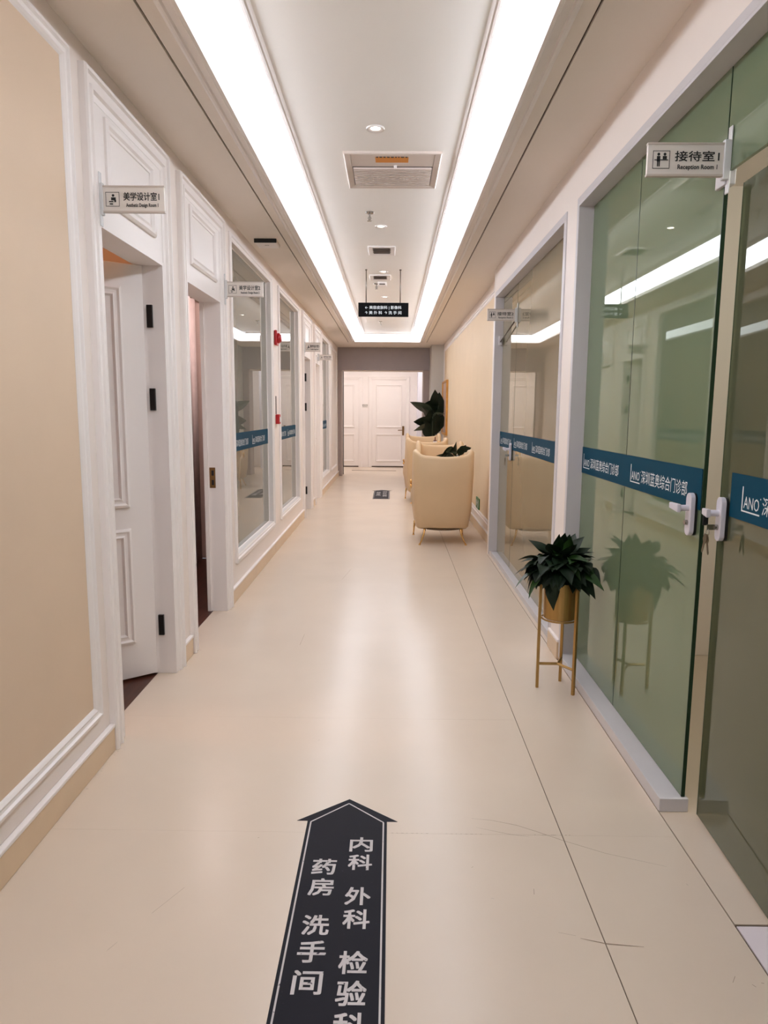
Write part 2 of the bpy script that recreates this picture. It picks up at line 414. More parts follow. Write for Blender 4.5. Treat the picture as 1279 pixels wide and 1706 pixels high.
CAS = [(0, 0), (0, 0.024), (0.004, 0.032), (0.018, 0.032), (0.022, 0.020), (0.052, 0.020), (0.056, 0.028), (0.068, 0.028), (0.074, 0.016), (0.094, 0.010), (0.094, 0)]
RAISE = [(0, 0), (0, 0.010), (0.010, 0.018), (0.022, 0.014), (0.030, 0.004), (0.038, 0.002), (0.046, 0.008), (0.05, 0)]
def door_panelling(mb, w, h, sgn, x):
    pass
def make_leaf(parent, hinge, ang, w, h, back=False):
    """two-panel white door leaf; local x along the leaf from the hinge, local y through its thickness"""
    lf = empty('leaf', hinge, ang)
    lf.parent = parent; lf.matrix_parent_inverse = W[parent.name].inverted()
    MB().box(0.004, w, -0.02, 0.02, 0.012, h).build('leaf_board', WHITE, lf, local=True, bevel=0.002)
    for s in (-1, 1):
        mp = lambda u, v, d, s=s: (u, s * (0.02 + d), v)
        for v0, v1 in ((0.20, 0.80), (0.91, h - 0.11)):
            MB().frame(mp, 0.115, w - 0.115, v0, v1, [(0, 0), (0, 0.012), (0.012, 0.018), (0.022, 0.010), (0.032, 0.010), (0.042, 0.016), (0.05, 0)]).build('panel_moulding', WHITE, lf, local=True)
    return lf
def doorway(n, d, label, leaf=None):
    e = empty('door_%d' % n, (-1.2, (d[0]+d[1])/2, 0)); struct(e, label, 'door')
    o0, o1 = d[0] - 0.113, d[1] + 0.10
    MB().ucase(mpL, o0, o1, 0.001, 2.65, CAS).build('casing', WHITE, e)
    # transom board with a raised panel
    MB().box(-1.15, -1.142, d[0] - 0.012, d[1] + 0.02, HD, 2.585).build('transom_board', WHITE, e)
    tp = MB().box(-1.142, -1.139, d[0] + 0.13, d[1] - 0.17, 2.26, 2.49).build('transom_panel', WHITE, e)
    mpt = lambda u, v, dd: (-1.142 + dd, u, v)
    MB().frame(mpt, d[0] + 0.085, d[1] - 0.115, 2.212, 2.535, RAISE).build('transom_moulding', WHITE, tp)
    for y0, y1, z0, z1 in ((d[0] - 0.001, d[0] + 0.014, 0.001, HD), (d[1] - 0.014, d[1] + 0.001, 0.001, HD)):
        MB().box(-1.275, -1.139, y0, y1, z0, z1).build('jamb', WHITE, e)
    MB().box(-1.275, -1.139, d[0] + 0.014, d[1] - 0.014, HD - 0.016, HD).build('head_jamb', WHITE, e)
    if n == 2 or n == 4: MB().box(-1.275, -1.250, d[1] - 0.026, d[1] - 0.014, 0.001, HD - 0.016).build('stop_bead', WHITE, e)
    return e
d1 = doorway(1, D1, 'white panelled door standing half open nearest the camera on the left')
def hang(e, d, ang, hinge_mat):
    hx, hy = -1.245, d[1] - 0.016
    lf = make_leaf(e, (hx, hy, 0), ang, d[1] - d[0] - 0.04, HD - 0.02)
    for z in (0.27, 1.45, 1.86):
        MB().box(hx + 0.022, hx + 0.050, hy - 0.012, hy + 0.0035, z - 0.055, z + 0.055).build('hinge', hinge_mat, e, bevel=0.001)
    return lf
hang(d1, D1, math.radians(-90 - 50), HINGE)
d2 = doorway(2, D2, 'open white doorway with a curtain and dark floor behind it, second from the camera')
lk = MB().box(-1.240, -1.200, D2[1] - 0.0175, D2[1] - 0.0138, 0.87, 1.01).build('strike_plate', BRONZE, d2)
MB().box(-1.226, -1.210, D2[1] - 0.0185, D2[1] - 0.0172, 0.955, 0.99).build('latch_hole', HINGE, lk)
MB().box(-1.226, -1.210, D2[1] - 0.0185, D2[1] - 0.0172, 0.89, 0.925).build('bolt_hole', HINGE, lk)
make_leaf(d2, (-1.262, D2[0] + 0.016, 0), math.radians(180 + 8), 0.72, HD - 0.02)
d3 = doorway(3, D3, 'white door standing ajar just past the second left window')
hang(d3, D3, math.radians(-90 - 50), HINGE)
d4 = doorway(4, D4, 'closed white door with a dark lever handle before the last left window')
lf4 = make_leaf(d4, (-1.225, D4[1] - 0.016, 0), math.radians(-90), D4[1]-D4[0]-0.034, HD - 0.02)
hp = MB().box(-1.205, -1.195, D4[0] + 0.05, D4[0] + 0.09, 0.86, 1.06).build('handle_plate', BRONZE, d4, bevel=0.003)
MB().tube([(-1.20, D4[0]+0.07, 0.98), (-1.155, D4[0]+0.07, 0.98), (-1.15, D4[0]+0.09, 0.98), (-1.15, D4[0]+0.18, 0.98)], 0.008, 8).build('lever', BRONZE, hp, smooth=True)
MB().box(-1.262, -1.245, D4[0] + 0.014, D4[1] - 0.014, 0.0, HD - 0.016).build('backing_board', WALLW, d4)

# rooms behind the doorways
def room(n, y0, y1, depth, label, wm, floor_m):
    e = empty('wall_room_%d' % n, (-1.3 - depth/2, (y0+y1)/2, 0)); struct(e, label, 'wall')
    x0 = -1.27 - depth
    MB().box(x0, -1.24, y0, y1, -0.05, -0.001).build('room_floor', floor_m, e)
    MB().box(x0 - 0.05, x0, y0, y1, 0, 2.6).build('back_wall', wm, e)
    MB().box(x0, -1.272, y0 - 0.03, y0, 0, 2.6).build('side_wall', wm, e)
    MB().box(x0, -1.272, y1, y1 + 0.03, 0, 2.6).build('side_wall', wm, e)
    MB().box(x0 - 0.05, -1.272, y0 - 0.03, y1 + 0.03, 2.6, 2.64).build('room_ceiling', wm, e)
    return e
room(1, 0.6, 3.80, 2.6, 'shell of the first room seen past the half open door', ROOMW, WOOD)
room(2, 3.88, 6.6, 2.4, 'shell of the second room seen through the open doorway', ROOMW, WOOD)
room(3, 8.9, 10.35, 1.6, 'shell of the third room behind the door ajar', ROOMW, WOOD)
def lamp_fix(name, loc, r, m, label, power, color):
    e = empty(name, loc); tag(e, label, 'lamp')
    MB().lathe([(r, 0), (r, -0.03), (r*0.96, -0.045)], (loc[0], loc[1], loc[2]), 24).build('housing', WHITE, e, smooth=False)
    MB().lathe([(r*0.9, -0.046), (r*0.9, -0.055), (r*0.6, -0.065), (0.001, -0.068)], loc, 24).build('diffuser', m, e, smooth=True)
    ld = bpy.data.lights.new(name, 'POINT'); ld.energy = power; ld.color = color; ld.shadow_soft_size = r
    lo = bpy.data.objects.new('bulb_light', ld); COL.objects.link(lo); lo.location = (loc[0], loc[1], loc[2] - 0.12 - r); put(lo, e)
lamp_fix('added_ceiling_lamp', (-2.5, 3.1, 2.598), 0.16, WARM, 'assumed amber ceiling lamp, unseen, glowing inside the first room', 18, (1.0, 0.60, 0.30))  # assumed lamp, unseen, gives the orange glow above the open leaf
lamp_fix('added_ceiling_lamp', (-1.50, 5.6, 2.598), 0.13, emit('added fill lamp', (255, 226, 214), 6.0), 'added unseen ceiling lamp that brightens the second room', 26, (1.0, 0.84, 0.82))  # added lamp, lifts the dark interior and curtain behind the doorway
lamp_fix('added_ceiling_lamp', (1.9, 2.2, 2.598), 0.16, emit('added fill lamp', (255, 226, 214), 6.0), 'added unseen ceiling lamp that brightens the near reception room', 20, (0.94, 1.0, 0.88))  # added lamp, keeps the interior pale where the ajar door shows it
struct(MB().box(1.145, 2.6, 4.0, 4.04, 0, 2.6).build('wall_partition', WALLW), 'pale partition between the two reception rooms', 'wall')
# curtain in room 2
cm = MB(); n = 60; vs = []
for i in range(n + 1):
    y = 5.30 + 1.06 * i / n; x = -1.75 + 0.035 * math.sin(i * 1.15) + 0.012 * math.sin(i * 2.7)
    vs += [(x, y, 0.06), (x, y, 2.35)]
cm.add(vs, [(2*i, 2*i+2, 2*i+3, 2*i+1) for i in range(n)])
cu = cm.build('curtain', CURTAIN, smooth=True); cu.modifiers.new('thickness', 'SOLIDIFY').thickness = 0.004
tag(cu, 'pleated pale pink curtain hanging inside the second doorway', 'curtain')
cr = MB().tube([(-1.75, 3.9, 2.37), (-1.75, 6.58, 2.37)], 0.014, 10).build('curtain_rod', BRONZE, smooth=True)
tag(cr, 'curtain rod above the pink curtain in the second doorway', 'rod')

# windows on the left wall
def logo(mb, y, z, x, dirn, s=1.0):
    """tall L with a foot line, then the name; text runs along +dirn*Y, facing the corridor"""
    r = (0, dirn, 0); u = (0, 0, 1)
    mpb = lambda a, b, d: (x, y + dirn * a, z + b)
    def bar(a0, a1, b0, b1): mb.add([mpb(a0, b0, 0), mpb(a1, b0, 0), mpb(a1, b1, 0), mpb(a0, b1, 0)], [(0, 1, 2, 3)])
    bar(0, 0.0065, 0, 0.072); bar(0, 0.118, -0.004, 0.0005)
    letters(mb, 'ANO', (x, y + dirn * 0.014, z + 0.008), r, u, 0.052, width=0.098)
    bar(0.117, 0.121, 0.044, 0.048)
    letters(mb, '深圳蓝奥综合门诊部', (x, y + dirn * 0.132, z + 0.006), r, u, 0.058, width=0.46, bold=0.008)
def band(parent, x, y0, y1, z0, z1, starts, dirn):
    b = MB().box(x - 0.0007, x + 0.0007, y0, y1, z0, z1).build('safety_band', TEAL, parent)
    xs = x + (0.0012 if dirn > 0 else -0.0012)
    mb = MB()
    for s in starts: logo(mb, s, z0 + 0.032, xs, dirn)
    # clip print to the band
    lo, hi = min(y0, y1), max(y0, y1)
    if mb.v:
        vs = mb.v; mb.f = [f for f in mb.f if all(lo + 0.004 <= vs[i][1] <= hi - 0.004 for i in f)]
        mb.build('lettering', LETTER, b)
def left_window(n, ww, label, starts):
    e = empty('window_%d' % n, (-1.19, (ww[0]+ww[1])/2, 0.32)); struct(e, label, 'window')
    MB().frame(mpL, ww[0] - 0.045, ww[1] + 0.045, 0.275, 2.635, [(0, 0), (0, 0.012), (0.010, 0.020), (0.022, 0.020), (0.030, 0.012), (0.040, 0.012), (0.050, 0.006), (0.05, -0.10), (0.044, -0.10), (0.044, 0)]).build('frame', WHITE, e)
    MB().box(-1.150, -1.134, ww[0] - 0.03, ww[1] + 0.03, 0.262, 0.30).build('sill', WHITE, e, bevel=0.004)
    MB().box(-1.200, -1.190, ww[0] + 0.004, ww[1] - 0.004, 0.324, 2.586).build('pane', GLASSL, e)
    MB().frame(lambda u, v, d: (-1.19 + d, u, v), ww[0] + 0.003, ww[1] - 0.003, 0.323, 2.587, [(0, 0), (0, 0.008), (0.008, 0.0)]).build('glazing_bead', WHITE, e)
    band(e, -1.1885, ww[0] + 0.011, ww[1] - 0.011, 1.085, 1.225, starts, 1)
left_window(1, W1, 'tall grey glass window beside the second open doorway', [5.30, 6.07])
left_window(2, W2, 'tall grey glass window past the red alarm boxes', [7.42, 8.15])
left_window(3, W3, 'far left glass window just before the grey shutter box', [11.85, 12.5])

# ================================================================== RIGHT WALL
wr = MB()
G1, G2 = (0.60, 3.87), (4.17, 6.83); GT = 2.47
wallseg(wr, 0.97, 1.14, [(-3, G1[0], 0, 2.962), (G1[0], G1[1], GT, 2.962), (G1[1], G2[0], 0, 2.962), (G2[0], G2[1], GT, 2.962), (G2[1], 6.98, 0, 2.962)])
wr.box(1.05, 1.14, 6.98, 14.6, 0, 2.962)
wro = wr.build('wall_right', WALLW); struct(wro, 'right wall with two glazed fronts and a cream panelled stretch', 'wall')
MB().box(1.0465, 1.0497, 7.22, 14.30, 0.235, 2.58).build('wall_covering', PAPER2, wro)
MB().frame(mpR2, 7.17, 14.35, 0.19, 2.63, PAN).build('panel_moulding', WHITE, wro)
skirting('baseboard_right', 'beige skirting under the cream panelled right wall', 1.032, 1.05, [(6.98, 10.0), (10.002, 14.6)])
skirting('baseboard_pier', 'short beige skirting on the white pier behind the planter', 0.953, 0.97, [(3.90, 4.14)])
# dark back wall of the reception rooms, only glimpsed at the glass edges
MB().box(2.6, 2.65, 0.4, 6.95, -0.05, 2.6).box(1.13, 2.65, 0.4, 6.95, 2.6, 2.65).box(1.13, 2.6, 0.4, 0.45, -0.05, 2.6).box(1.13, 2.6, 6.9, 6.95, -0.05, 2.6).build('wall_reception', WALLW)
struct(MB().box(1.3, 2.6, 0.45, 6.9, -0.05, -0.001).build('floor_reception', FLOOR), 'beige floor of the reception rooms', 'floor')
struct(bpy.data.objects['wall_reception'], 'pale walls and ceiling of the reception rooms behind the glass', 'wall')
struct(MB().box(0.96, 1.062, 2.345, G1[1] - 0.002, 0.0005, 0.05).build('trim_1', FRAME, bevel=0.002), 'white curb under the green glass front', 'curb')
struct(MB().box(0.985, 1.062, G2[0] + 0.002, G2[1] - 0.002, 0.0005, 0.045).build('trim_2', FRAME, bevel=0.002), 'white curb under the farther glass front', 'curb')

def front_frame(e, g):
    MB().box(0.962, 1.06, g[0], g[1], GT - 0.012, GT).build('head_lining', FRAME, e, bevel=0.001)
    MB().box(0.962, 1.06, g[1] - 0.012, g[1], 0.05, GT - 0.012).build('jamb_lining', FRAME, e, bevel=0.001)
    MB().box(0.962, 1.06, g[0], g[0] + 0.012, 0.05, GT - 0.012).build('jamb_lining', FRAME, e, bevel=0.001)
    MB().ucase(mpR, g[0] - 0.034, g[1] + 0.034, 0.02, GT + 0.034, [(0, 0), (0, 0.006), (0.034, 0.008), (0.034, 0)]).build('frame_flange', FRAME, e)
GX = 1.04
def pane(parent, y0, y1, z0, z1, m, x=GX, name='pane', edge=True):
    p = MB().box(x, x + 0.012, y0, y1, z0, z1).build(name, m, parent)
    if edge:
        MB().box(x - 0.0006, x + 0.0125, y0 - 0.0012, y0 + 0.0025, z0, z1).build('pane_edge', GEDGE, p)
    return p
def lock(parent, y, z0, z1, lever_dir, keys, x=GX, lever=0.11):
    """plate with rounded ends, dark back plate, lever; stands off the glass toward the corridor"""
    n = 10; poly = []
    r = 0.021
    for k in range(n + 1): a = PI * k / n; poly.append((y + r * math.cos(a), z1 - r + r * math.sin(a)))
    for k in range(n + 1): a = PI + PI * k / n; poly.append((y + r * math.cos(a), z0 + r + r * math.sin(a)))
    mp = lambda u, v, d: (x - d, u, v)
    pl = MB().prism(poly, mp, 0.008, 0.024).build('lock_plate', HANDLE, parent, bevel=0.002)
    MB().prism([(a + (0.0015 if a > y else -0.0015), b) for a, b in poly], mp, 0.0008, 0.0085).build('back_plate', HINGE, pl)
    zc = z1 - 0.052
    mb = MB(); pts = [(x - 0.02, y, zc), (x - 0.055, y, zc), (x - 0.062, y + lever_dir*0.012, zc), (x - 0.062, y + lever_dir*lever, zc + 0.004)]
    mb.tube(pts[:2], 0.011, 10)
    ys_ = y - lever_dir * 0.012; ye = y + lever_dir * lever
    mb.add([(x-0.052, ys_, zc-0.014), (x-0.052, ye, zc-0.008), (x-0.052, ye, zc+0.012), (x-0.052, ys_, zc+0.014), (x-0.066, ys_, zc-0.014), (x-0.064, ye, zc-0.008), (x-0.064, ye, zc+0.012), (x-0.066, ys_, zc+0.014)],
           [(0,1,2,3),(7,6,5,4),(0,4,5,1),(1,5,6,2),(2,6,7,3),(3,7,4,0)])
    lv = mb.build('lever', HANDLE, pl, bevel=0.003)
    MB().lathe([(0.009, 0), (0.009, 0.012)], (x - 0.034, y, z0 + 0.045), 14, 'x').build('cylinder', CHROME, pl)
    if keys:
        zk = z0 + 0.045
        k0 = empty('key_bunch', (x - 0.04, y, zk)); tag(k0, keys, 'keys', 'keys left in locks')
        MB().box(x - 0.058, x - 0.034, y - 0.001, y + 0.001, zk - 0.009, zk + 0.009).build('inserted_key', CHROME, k0, bevel=0.0005)
        ring = [(x - 0.054, y + 0.011 * math.sin(2*PI*k/16), zk - 0.016 + 0.011 * math.cos(2*PI*k/16)) for k in range(17)]
        MB().tube(ring, 0.0009, 6, False).build('key_ring', CHROME, k0, smooth=True)
        for a in (-0.32, 0.34):
            mbk = MB()
            def kp(u, v, d, a=a):
                uu = u * math.cos(a) - v * math.sin(a); vv = u * math.sin(a) + v * math.cos(a)
                return (x - 0.056 - d - (0.002 if a > 0 else 0), y + uu * 1.35, zk - 0.026 + vv * 1.35)
            mbk.prism([(-0.009, -0.004), (-0.006, 0.002), (0.006, 0.002), (0.009, -0.004), (0.010, -0.014), (0.004, -0.021), (0.0035, -0.044), (0.0, -0.048), (-0.0035, -0.044), (-0.004, -0.021), (-0.010, -0.014)], kp, 0, 0.0016)
            mbk.build('key', KEY, k0)
    return pl
# --- near green front
w4 = empty('window_4', (GX, 2.9, 0.05)); struct(w4, 'near glass front of greenish film glass with a teal band', 'window')
front_frame(w4, G1)
pane(w4, 3.146, G1[1] - 0.013, 0.052, GT - 0.013, GLASSG)
pane(w4, 2.358, 3.142, 0.052, GT - 0.013, GLASSG)
pane(w4, G1[0] + 0.013, 2.352, 2.146, GT - 0.013, GLASSG, name='transom_pane', edge=False)
pane(w4, G1[0] + 0.013, 1.50, 0.052, 2.142, GLASSG)
band(w4, GX - 0.0022, 2.362, G1[1] - 0.014, 1.078, 1.217, [3.825, 3.068], -1)
lock(w4, 2.408, 0.985, 1.132, 1, None, lever=0.066)
MB().box(GX - 0.012, GX + 0.022, 2.33, 2.40, 2.105, 2.152).build('patch_fitting', FRAME, w4, bevel=0.003)
d5 = empty('door_5', (1.044, 1.52, 0.0)); struct(d5, 'near glass door standing slightly ajar with keys in its lock', 'door')
DX = 1.044
dp = MB().box(DX, DX + 0.012, 1.52, 2.314, 0.012, 2.105).build('pane', GLASSD, d5)
MB().box(DX - 0.0006, DX + 0.0126, 2.311, 2.3152, 0.012, 2.105).build('pane_edge', GEDGE, dp)
MB().box(DX - 0.012, DX + 0.024, 1.515, 1.60, 0.010, 0.055).build('patch_fitting', FRAME, d5, bevel=0.003)
MB().box(DX - 0.012, DX + 0.024, 1.515, 1.60, 2.06, 2.110).build('patch_fitting', FRAME, d5, bevel=0.003)
band(d5, DX - 0.0022, 1.524, 2.232, 1.078, 1.217, [2.150], -1)
lock(d5, 2.262, 0.992, 1.135, 1, 'pair of dull brass keys hanging from the near glass door lock', x=DX, lever=0.034)
RZ5 = math.atan2(-(1.079 - 1.044), 2.313 - 1.52)
d5.rotation_euler = (0, 0, RZ5)
kb = [o for o in bpy.data.objects if o.name.startswith('key_bunch')][0]
kb.location = Matrix.Translation((1.044, 1.52, 0)) @ Matrix.Rotation(RZ5, 4, 'Z') @ Matrix.Translation((-1.044, -1.52, 0)) @ kb.location
MB().box(GX + 0.003, GX + 0.02, 2.344, 2.356, 1.03, 1.075).build('strike_box', HINGE, w4, bevel=0.002)
# --- farther front
w5 = empty('window_5', (GX, 5.1, 0.05)); struct(w5, 'farther glass front of olive glass with a teal band', 'window')
front_frame(w5, G2)
pane(w5, G2[0] + 0.013, 6.068, 0.047, GT - 0.013, GLASSB)
band(w5, GX - 0.0022, G2[0] + 0.014, 6.066, 1.078, 1.217, [6.02, 5.24, 4.48], -1)
MB().box(GX - 0.014, GX + 0.014, G2[0] + 0.014, G2[0] + 0.075, 2.16, 2.24).build('patch_fitting', FRAME, w5, bevel=0.003)
d6 = empty('door_6', (GX, 6.45, 0.0)); struct(d6, 'farther glass door with a small closer arm near its top', 'door')
pane(d6, 6.074, G2[1] - 0.014, 0.05, 2.40, GLASSB)
pane(d6, 6.074, G2[1] - 0.014, 2.404, GT - 0.013, GLASSB, name='transom_pane', edge=False)
band(d6, GX - 0.0022, 6.078, G2[1] - 0.018, 1.078, 1.217, [6.76], -1)
lock(d6, 6.12, 0.985, 1.135, 1, 'small bunch of keys hanging in the farther glass door', lever=0.12)
MB().box(1.0, 1.03, G2[1] - 0.05, G2[1] - 0.013, 2.02, 2.10).build('closer_bracket', FRAME, d6, bevel=0.003)
MB().tube([(1.012, G2[1] - 0.05, 2.05), (1.02, 6.10, 2.145)], 0.006, 8).build('closer_arm', ROD, d6, smooth=True)

# ================================================================== END OF THE CORRIDOR
we = MB()
we.box(-1.27, 1.14, 15.42, 15.75, 2.25, 2.962)
weo = we.build('wall_end', WALLW); struct(weo, 'wall over the opening at the far end of the corridor', 'wall')
sb = MB().box(-1.149, 0.798, 15.30, 15.418, 2.262, 2.729).build('shutter_box', GREY, bevel=0.004)
tag(sb, 'grey roller shutter box across the far end opening', 'shutter box')
struct(MB().box(-1.149, -1.065, 15.32, 15.75, 0.001, 2.262).build('trim_3', GREYJ, bevel=0.003), 'grey jamb on the left of the far opening', 'jamb')
struct(MB().box(-1.065, -1.052, 15.70, 15.75, 0.001, 2.262).build('trim_5', HINGE), 'thin black shutter rail beside the left grey jamb', 'rail')
struct(MB().box(0.668, 0.825, 15.32, 15.75, 0.001, 2.262).build('trim_4', GREYJ, bevel=0.003), 'grey jamb on the right of the far opening', 'jamb')
struct(MB().box(0.80, 1.14, 14.6, 15.75, 0.001, 2.73).build('wall_pilaster', PILASTER), 'cool white pilaster beside the far opening', 'wall')
# cross corridor
struct(MB().box(-4, 4, 15.752, 17.95, -0.05, 0.0).build('floor_cross', FLOOR), 'beige floor of the cross corridor', 'floor')
struct(MB().box(-0.93, 0.12, 16.74, 16.80, 0.0004, 0.003).build('trim_6', GROOVE), 'dark expansion strip across the far floor', 'floor strip')
struct(MB().box(-4, 4, 15.752, 17.95, 2.72, 2.78).build('ceiling_cross', TRAY), 'white ceiling of the cross corridor', 'ceiling')
wc = MB().box(-4, 4, 17.85, 17.95, 0, 2.72).build('wall_cross', WHITE); struct(wc, 'white panelled wall facing the corridor from beyond the opening', 'wall')
struct(MB().box(0.63, 0.80, 17.2, 17.85, 0, 2.72).build('wall_corner', mat('white paint in bluish light', (226, 226, 236), 0.5, noise=0.01)), 'white wall corner beyond the right jamb, bluish light in its colour', 'wall')  # cool light falling on this corner is put into its paint colour
struct(MB().box(-4, -3.9, 15.75, 17.85, 0, 2.72).build('wall_cross_west', WALLW), 'left end wall of the cross corridor', 'wall')
struct(MB().box(3.9, 4, 15.75, 17.85, 0, 2.72).build('wall_cross_east', WALLW), 'right end wall of the cross corridor', 'wall')
for x0, x1, lo in ((-4, -1.27, 0), (1.14, 4, 0)):
    struct(MB().box(x0, x1, 15.66, 15.75, 0, 2.78).build('wall_cross_front', WALLW), 'near side wall of the cross corridor ' + ('left' if x0 < -2 else 'right'), 'wall')
mpX = lambda u, v, d: (u, 17.85 - d, v)
def far_door(n, x0, x1, label, handle_x):
    e = empty('door_%d' % n, ((x0+x1)/2, 17.83, 0)); struct(e, label, 'door')
    MB().ucase(mpX, x0 - 0.09, x1 + 0.09, 0.001, 2.26, [(0, 0), (0, 0.02), (0.02, 0.028), (0.06, 0.022), (0.09, 0.016), (0.09, 0)]).build('casing', WHITE, e)
    lf = MB().box(x0 + 0.003, x1 - 0.003, 17.842, 17.85, 0.03, 2.147).build('leaf', WHITE, e)
    MB().box(x0 + 0.003, x1 - 0.003, 17.838, 17.85, 0.004, 0.026).build('threshold_gap', GROOVE, e)
    mpl = lambda u, v, d: (u, 17.842 - d, v)
    for v0, v1 in ((0.14, 0.83), (0.99, 2.05)):
        MB().frame(mpl, x0 + 0.10, x1 - 0.10, v0, v1, [(0, 0), (0, 0.012), (0.014, 0.018), (0.028, 0.006), (0.04, 0.006), (0.05, 0)]).build('panel_moulding', WHITE, lf)
    if handle_x:
        hp = MB().box(handle_x - 0.024, handle_x + 0.024, 17.826, 17.842, 0.80, 1.03).build('handle_plate', BRONZE, e, bevel=0.004)
        MB().tube([(handle_x, 17.83, 0.93), (handle_x, 17.785, 0.93), (handle_x - 0.012, 17.78, 0.93), (handle_x - 0.13, 17.78, 0.93)], 0.010, 8).build('lever', BRONZE, hp, smooth=True)
far_door(7, -0.49, 0.36, 'far white panelled door with a dark lever facing down the corridor', 0.295)
far_door(8, -1.68, -0.82, 'far white door half hidden by the left grey jamb', None)
def plate_sign():
    e = empty('door_plate', (-0.665, 17.845, 1.52)); tag(e, 'tiny white name plate between the two far doors', 'sign')
    MB().box(-0.74, -0.59, 17.840, 17.849, 1.485, 1.57).build('plate', SIGNW, e)
    mb = MB(); letters(mb, '美学设计室', (-0.73, 17.839, 1.53), (1, 0, 0), (0, 0, 1), 0.03, width=0.13, bold=0.02); mb.build('lettering', BLACK, e)
    mb = MB(); letters(mb, 'Design Room', (-0.72, 17.839, 1.50), (1, 0, 0), (0, 0, 1), 0.02, width=0.11, bold=0.01); mb.build('subtitle', BLACK, e)
plate_sign()
def panel_light(loc, sx, sy, label):
    e = empty('assumed_panel_lamp', loc); tag(e, label, 'lamp', 'assumed cross corridor ceiling lamps')
    x, y, z = loc
    MB().box(x - sx, x + sx, y - sy, y + sy, z - 0.008, z - 0.002).build('diffuser', PANELLAMP, e)
    MB().frame(lambda u, v, d: (u, v, z - d), x - sx - 0.02, x + sx + 0.02, y - sy - 0.02, y + sy + 0.02, [(0, 0), (0, 0.014), (0.02, 0.014), (0.02, 0)]).build('frame', WHITE, e)
for x, nm in ((-1.6, 'left'), (-0.1, 'middle'), (1.5, 'right')):
    panel_light((x, 16.75, 2.72), 0.5, 0.22, 'assumed unseen ceiling panel lamp of the cross corridor, %s one' % nm)  # assumed lamps, out of sight, added to brighten the far wall
# unseen wall behind the camera; its daylight window is assumed
wb = MB()
for x0, x1, z0, z1 in ((-1.27, -0.95, 0, 2.962), (0.77, 1.45, 0, 2.962), (-0.95, 0.77, 0, 0.35), (-0.95, 0.77, 2.45, 2.962)): wb.box(x0, x1, -3.1, -3.0, z0, z1)
struct(wb.build('wall_back', WALLW), 'end wall behind the camera with an assumed tall window', 'wall')
e = empty('window_6', (-0.09, -3.05, 0.35)); struct(e, 'assumed tall daylight window, unseen, in the end wall behind the camera', 'window')  # assumed window, added for the cool light on the near trim
MB().frame(lambda u, v, d: (u, -3.0 + d, v), -1.0, 0.82, 0.30, 2.50, [(0, 0), (0, 0.02), (0.05, 0.02), (0.09, 0.01), (0.09, -0.1), (0.05, -0.1), (0.05, 0)]).build('frame', WHITE, e)
MB().box(-0.115, -0.065, -3.07, -3.02, 0.36, 2.44).build('mullion', WHITE, e)
pd = bpy.data.lights.new('portal', 'AREA'); pd.shape = 'RECTANGLE'; pd.size = 1.72; pd.size_y = 2.1; pd.cycles.is_portal = True
po = bpy.data.objects.new('assumed_daylight_portal', pd); COL.objects.link(po); po.location = (-0.09, -3.12, 1.4); po.rotation_euler = (math.radians(90), 0, 0); put(po, e)  # added portal that guides sky light through the assumed window

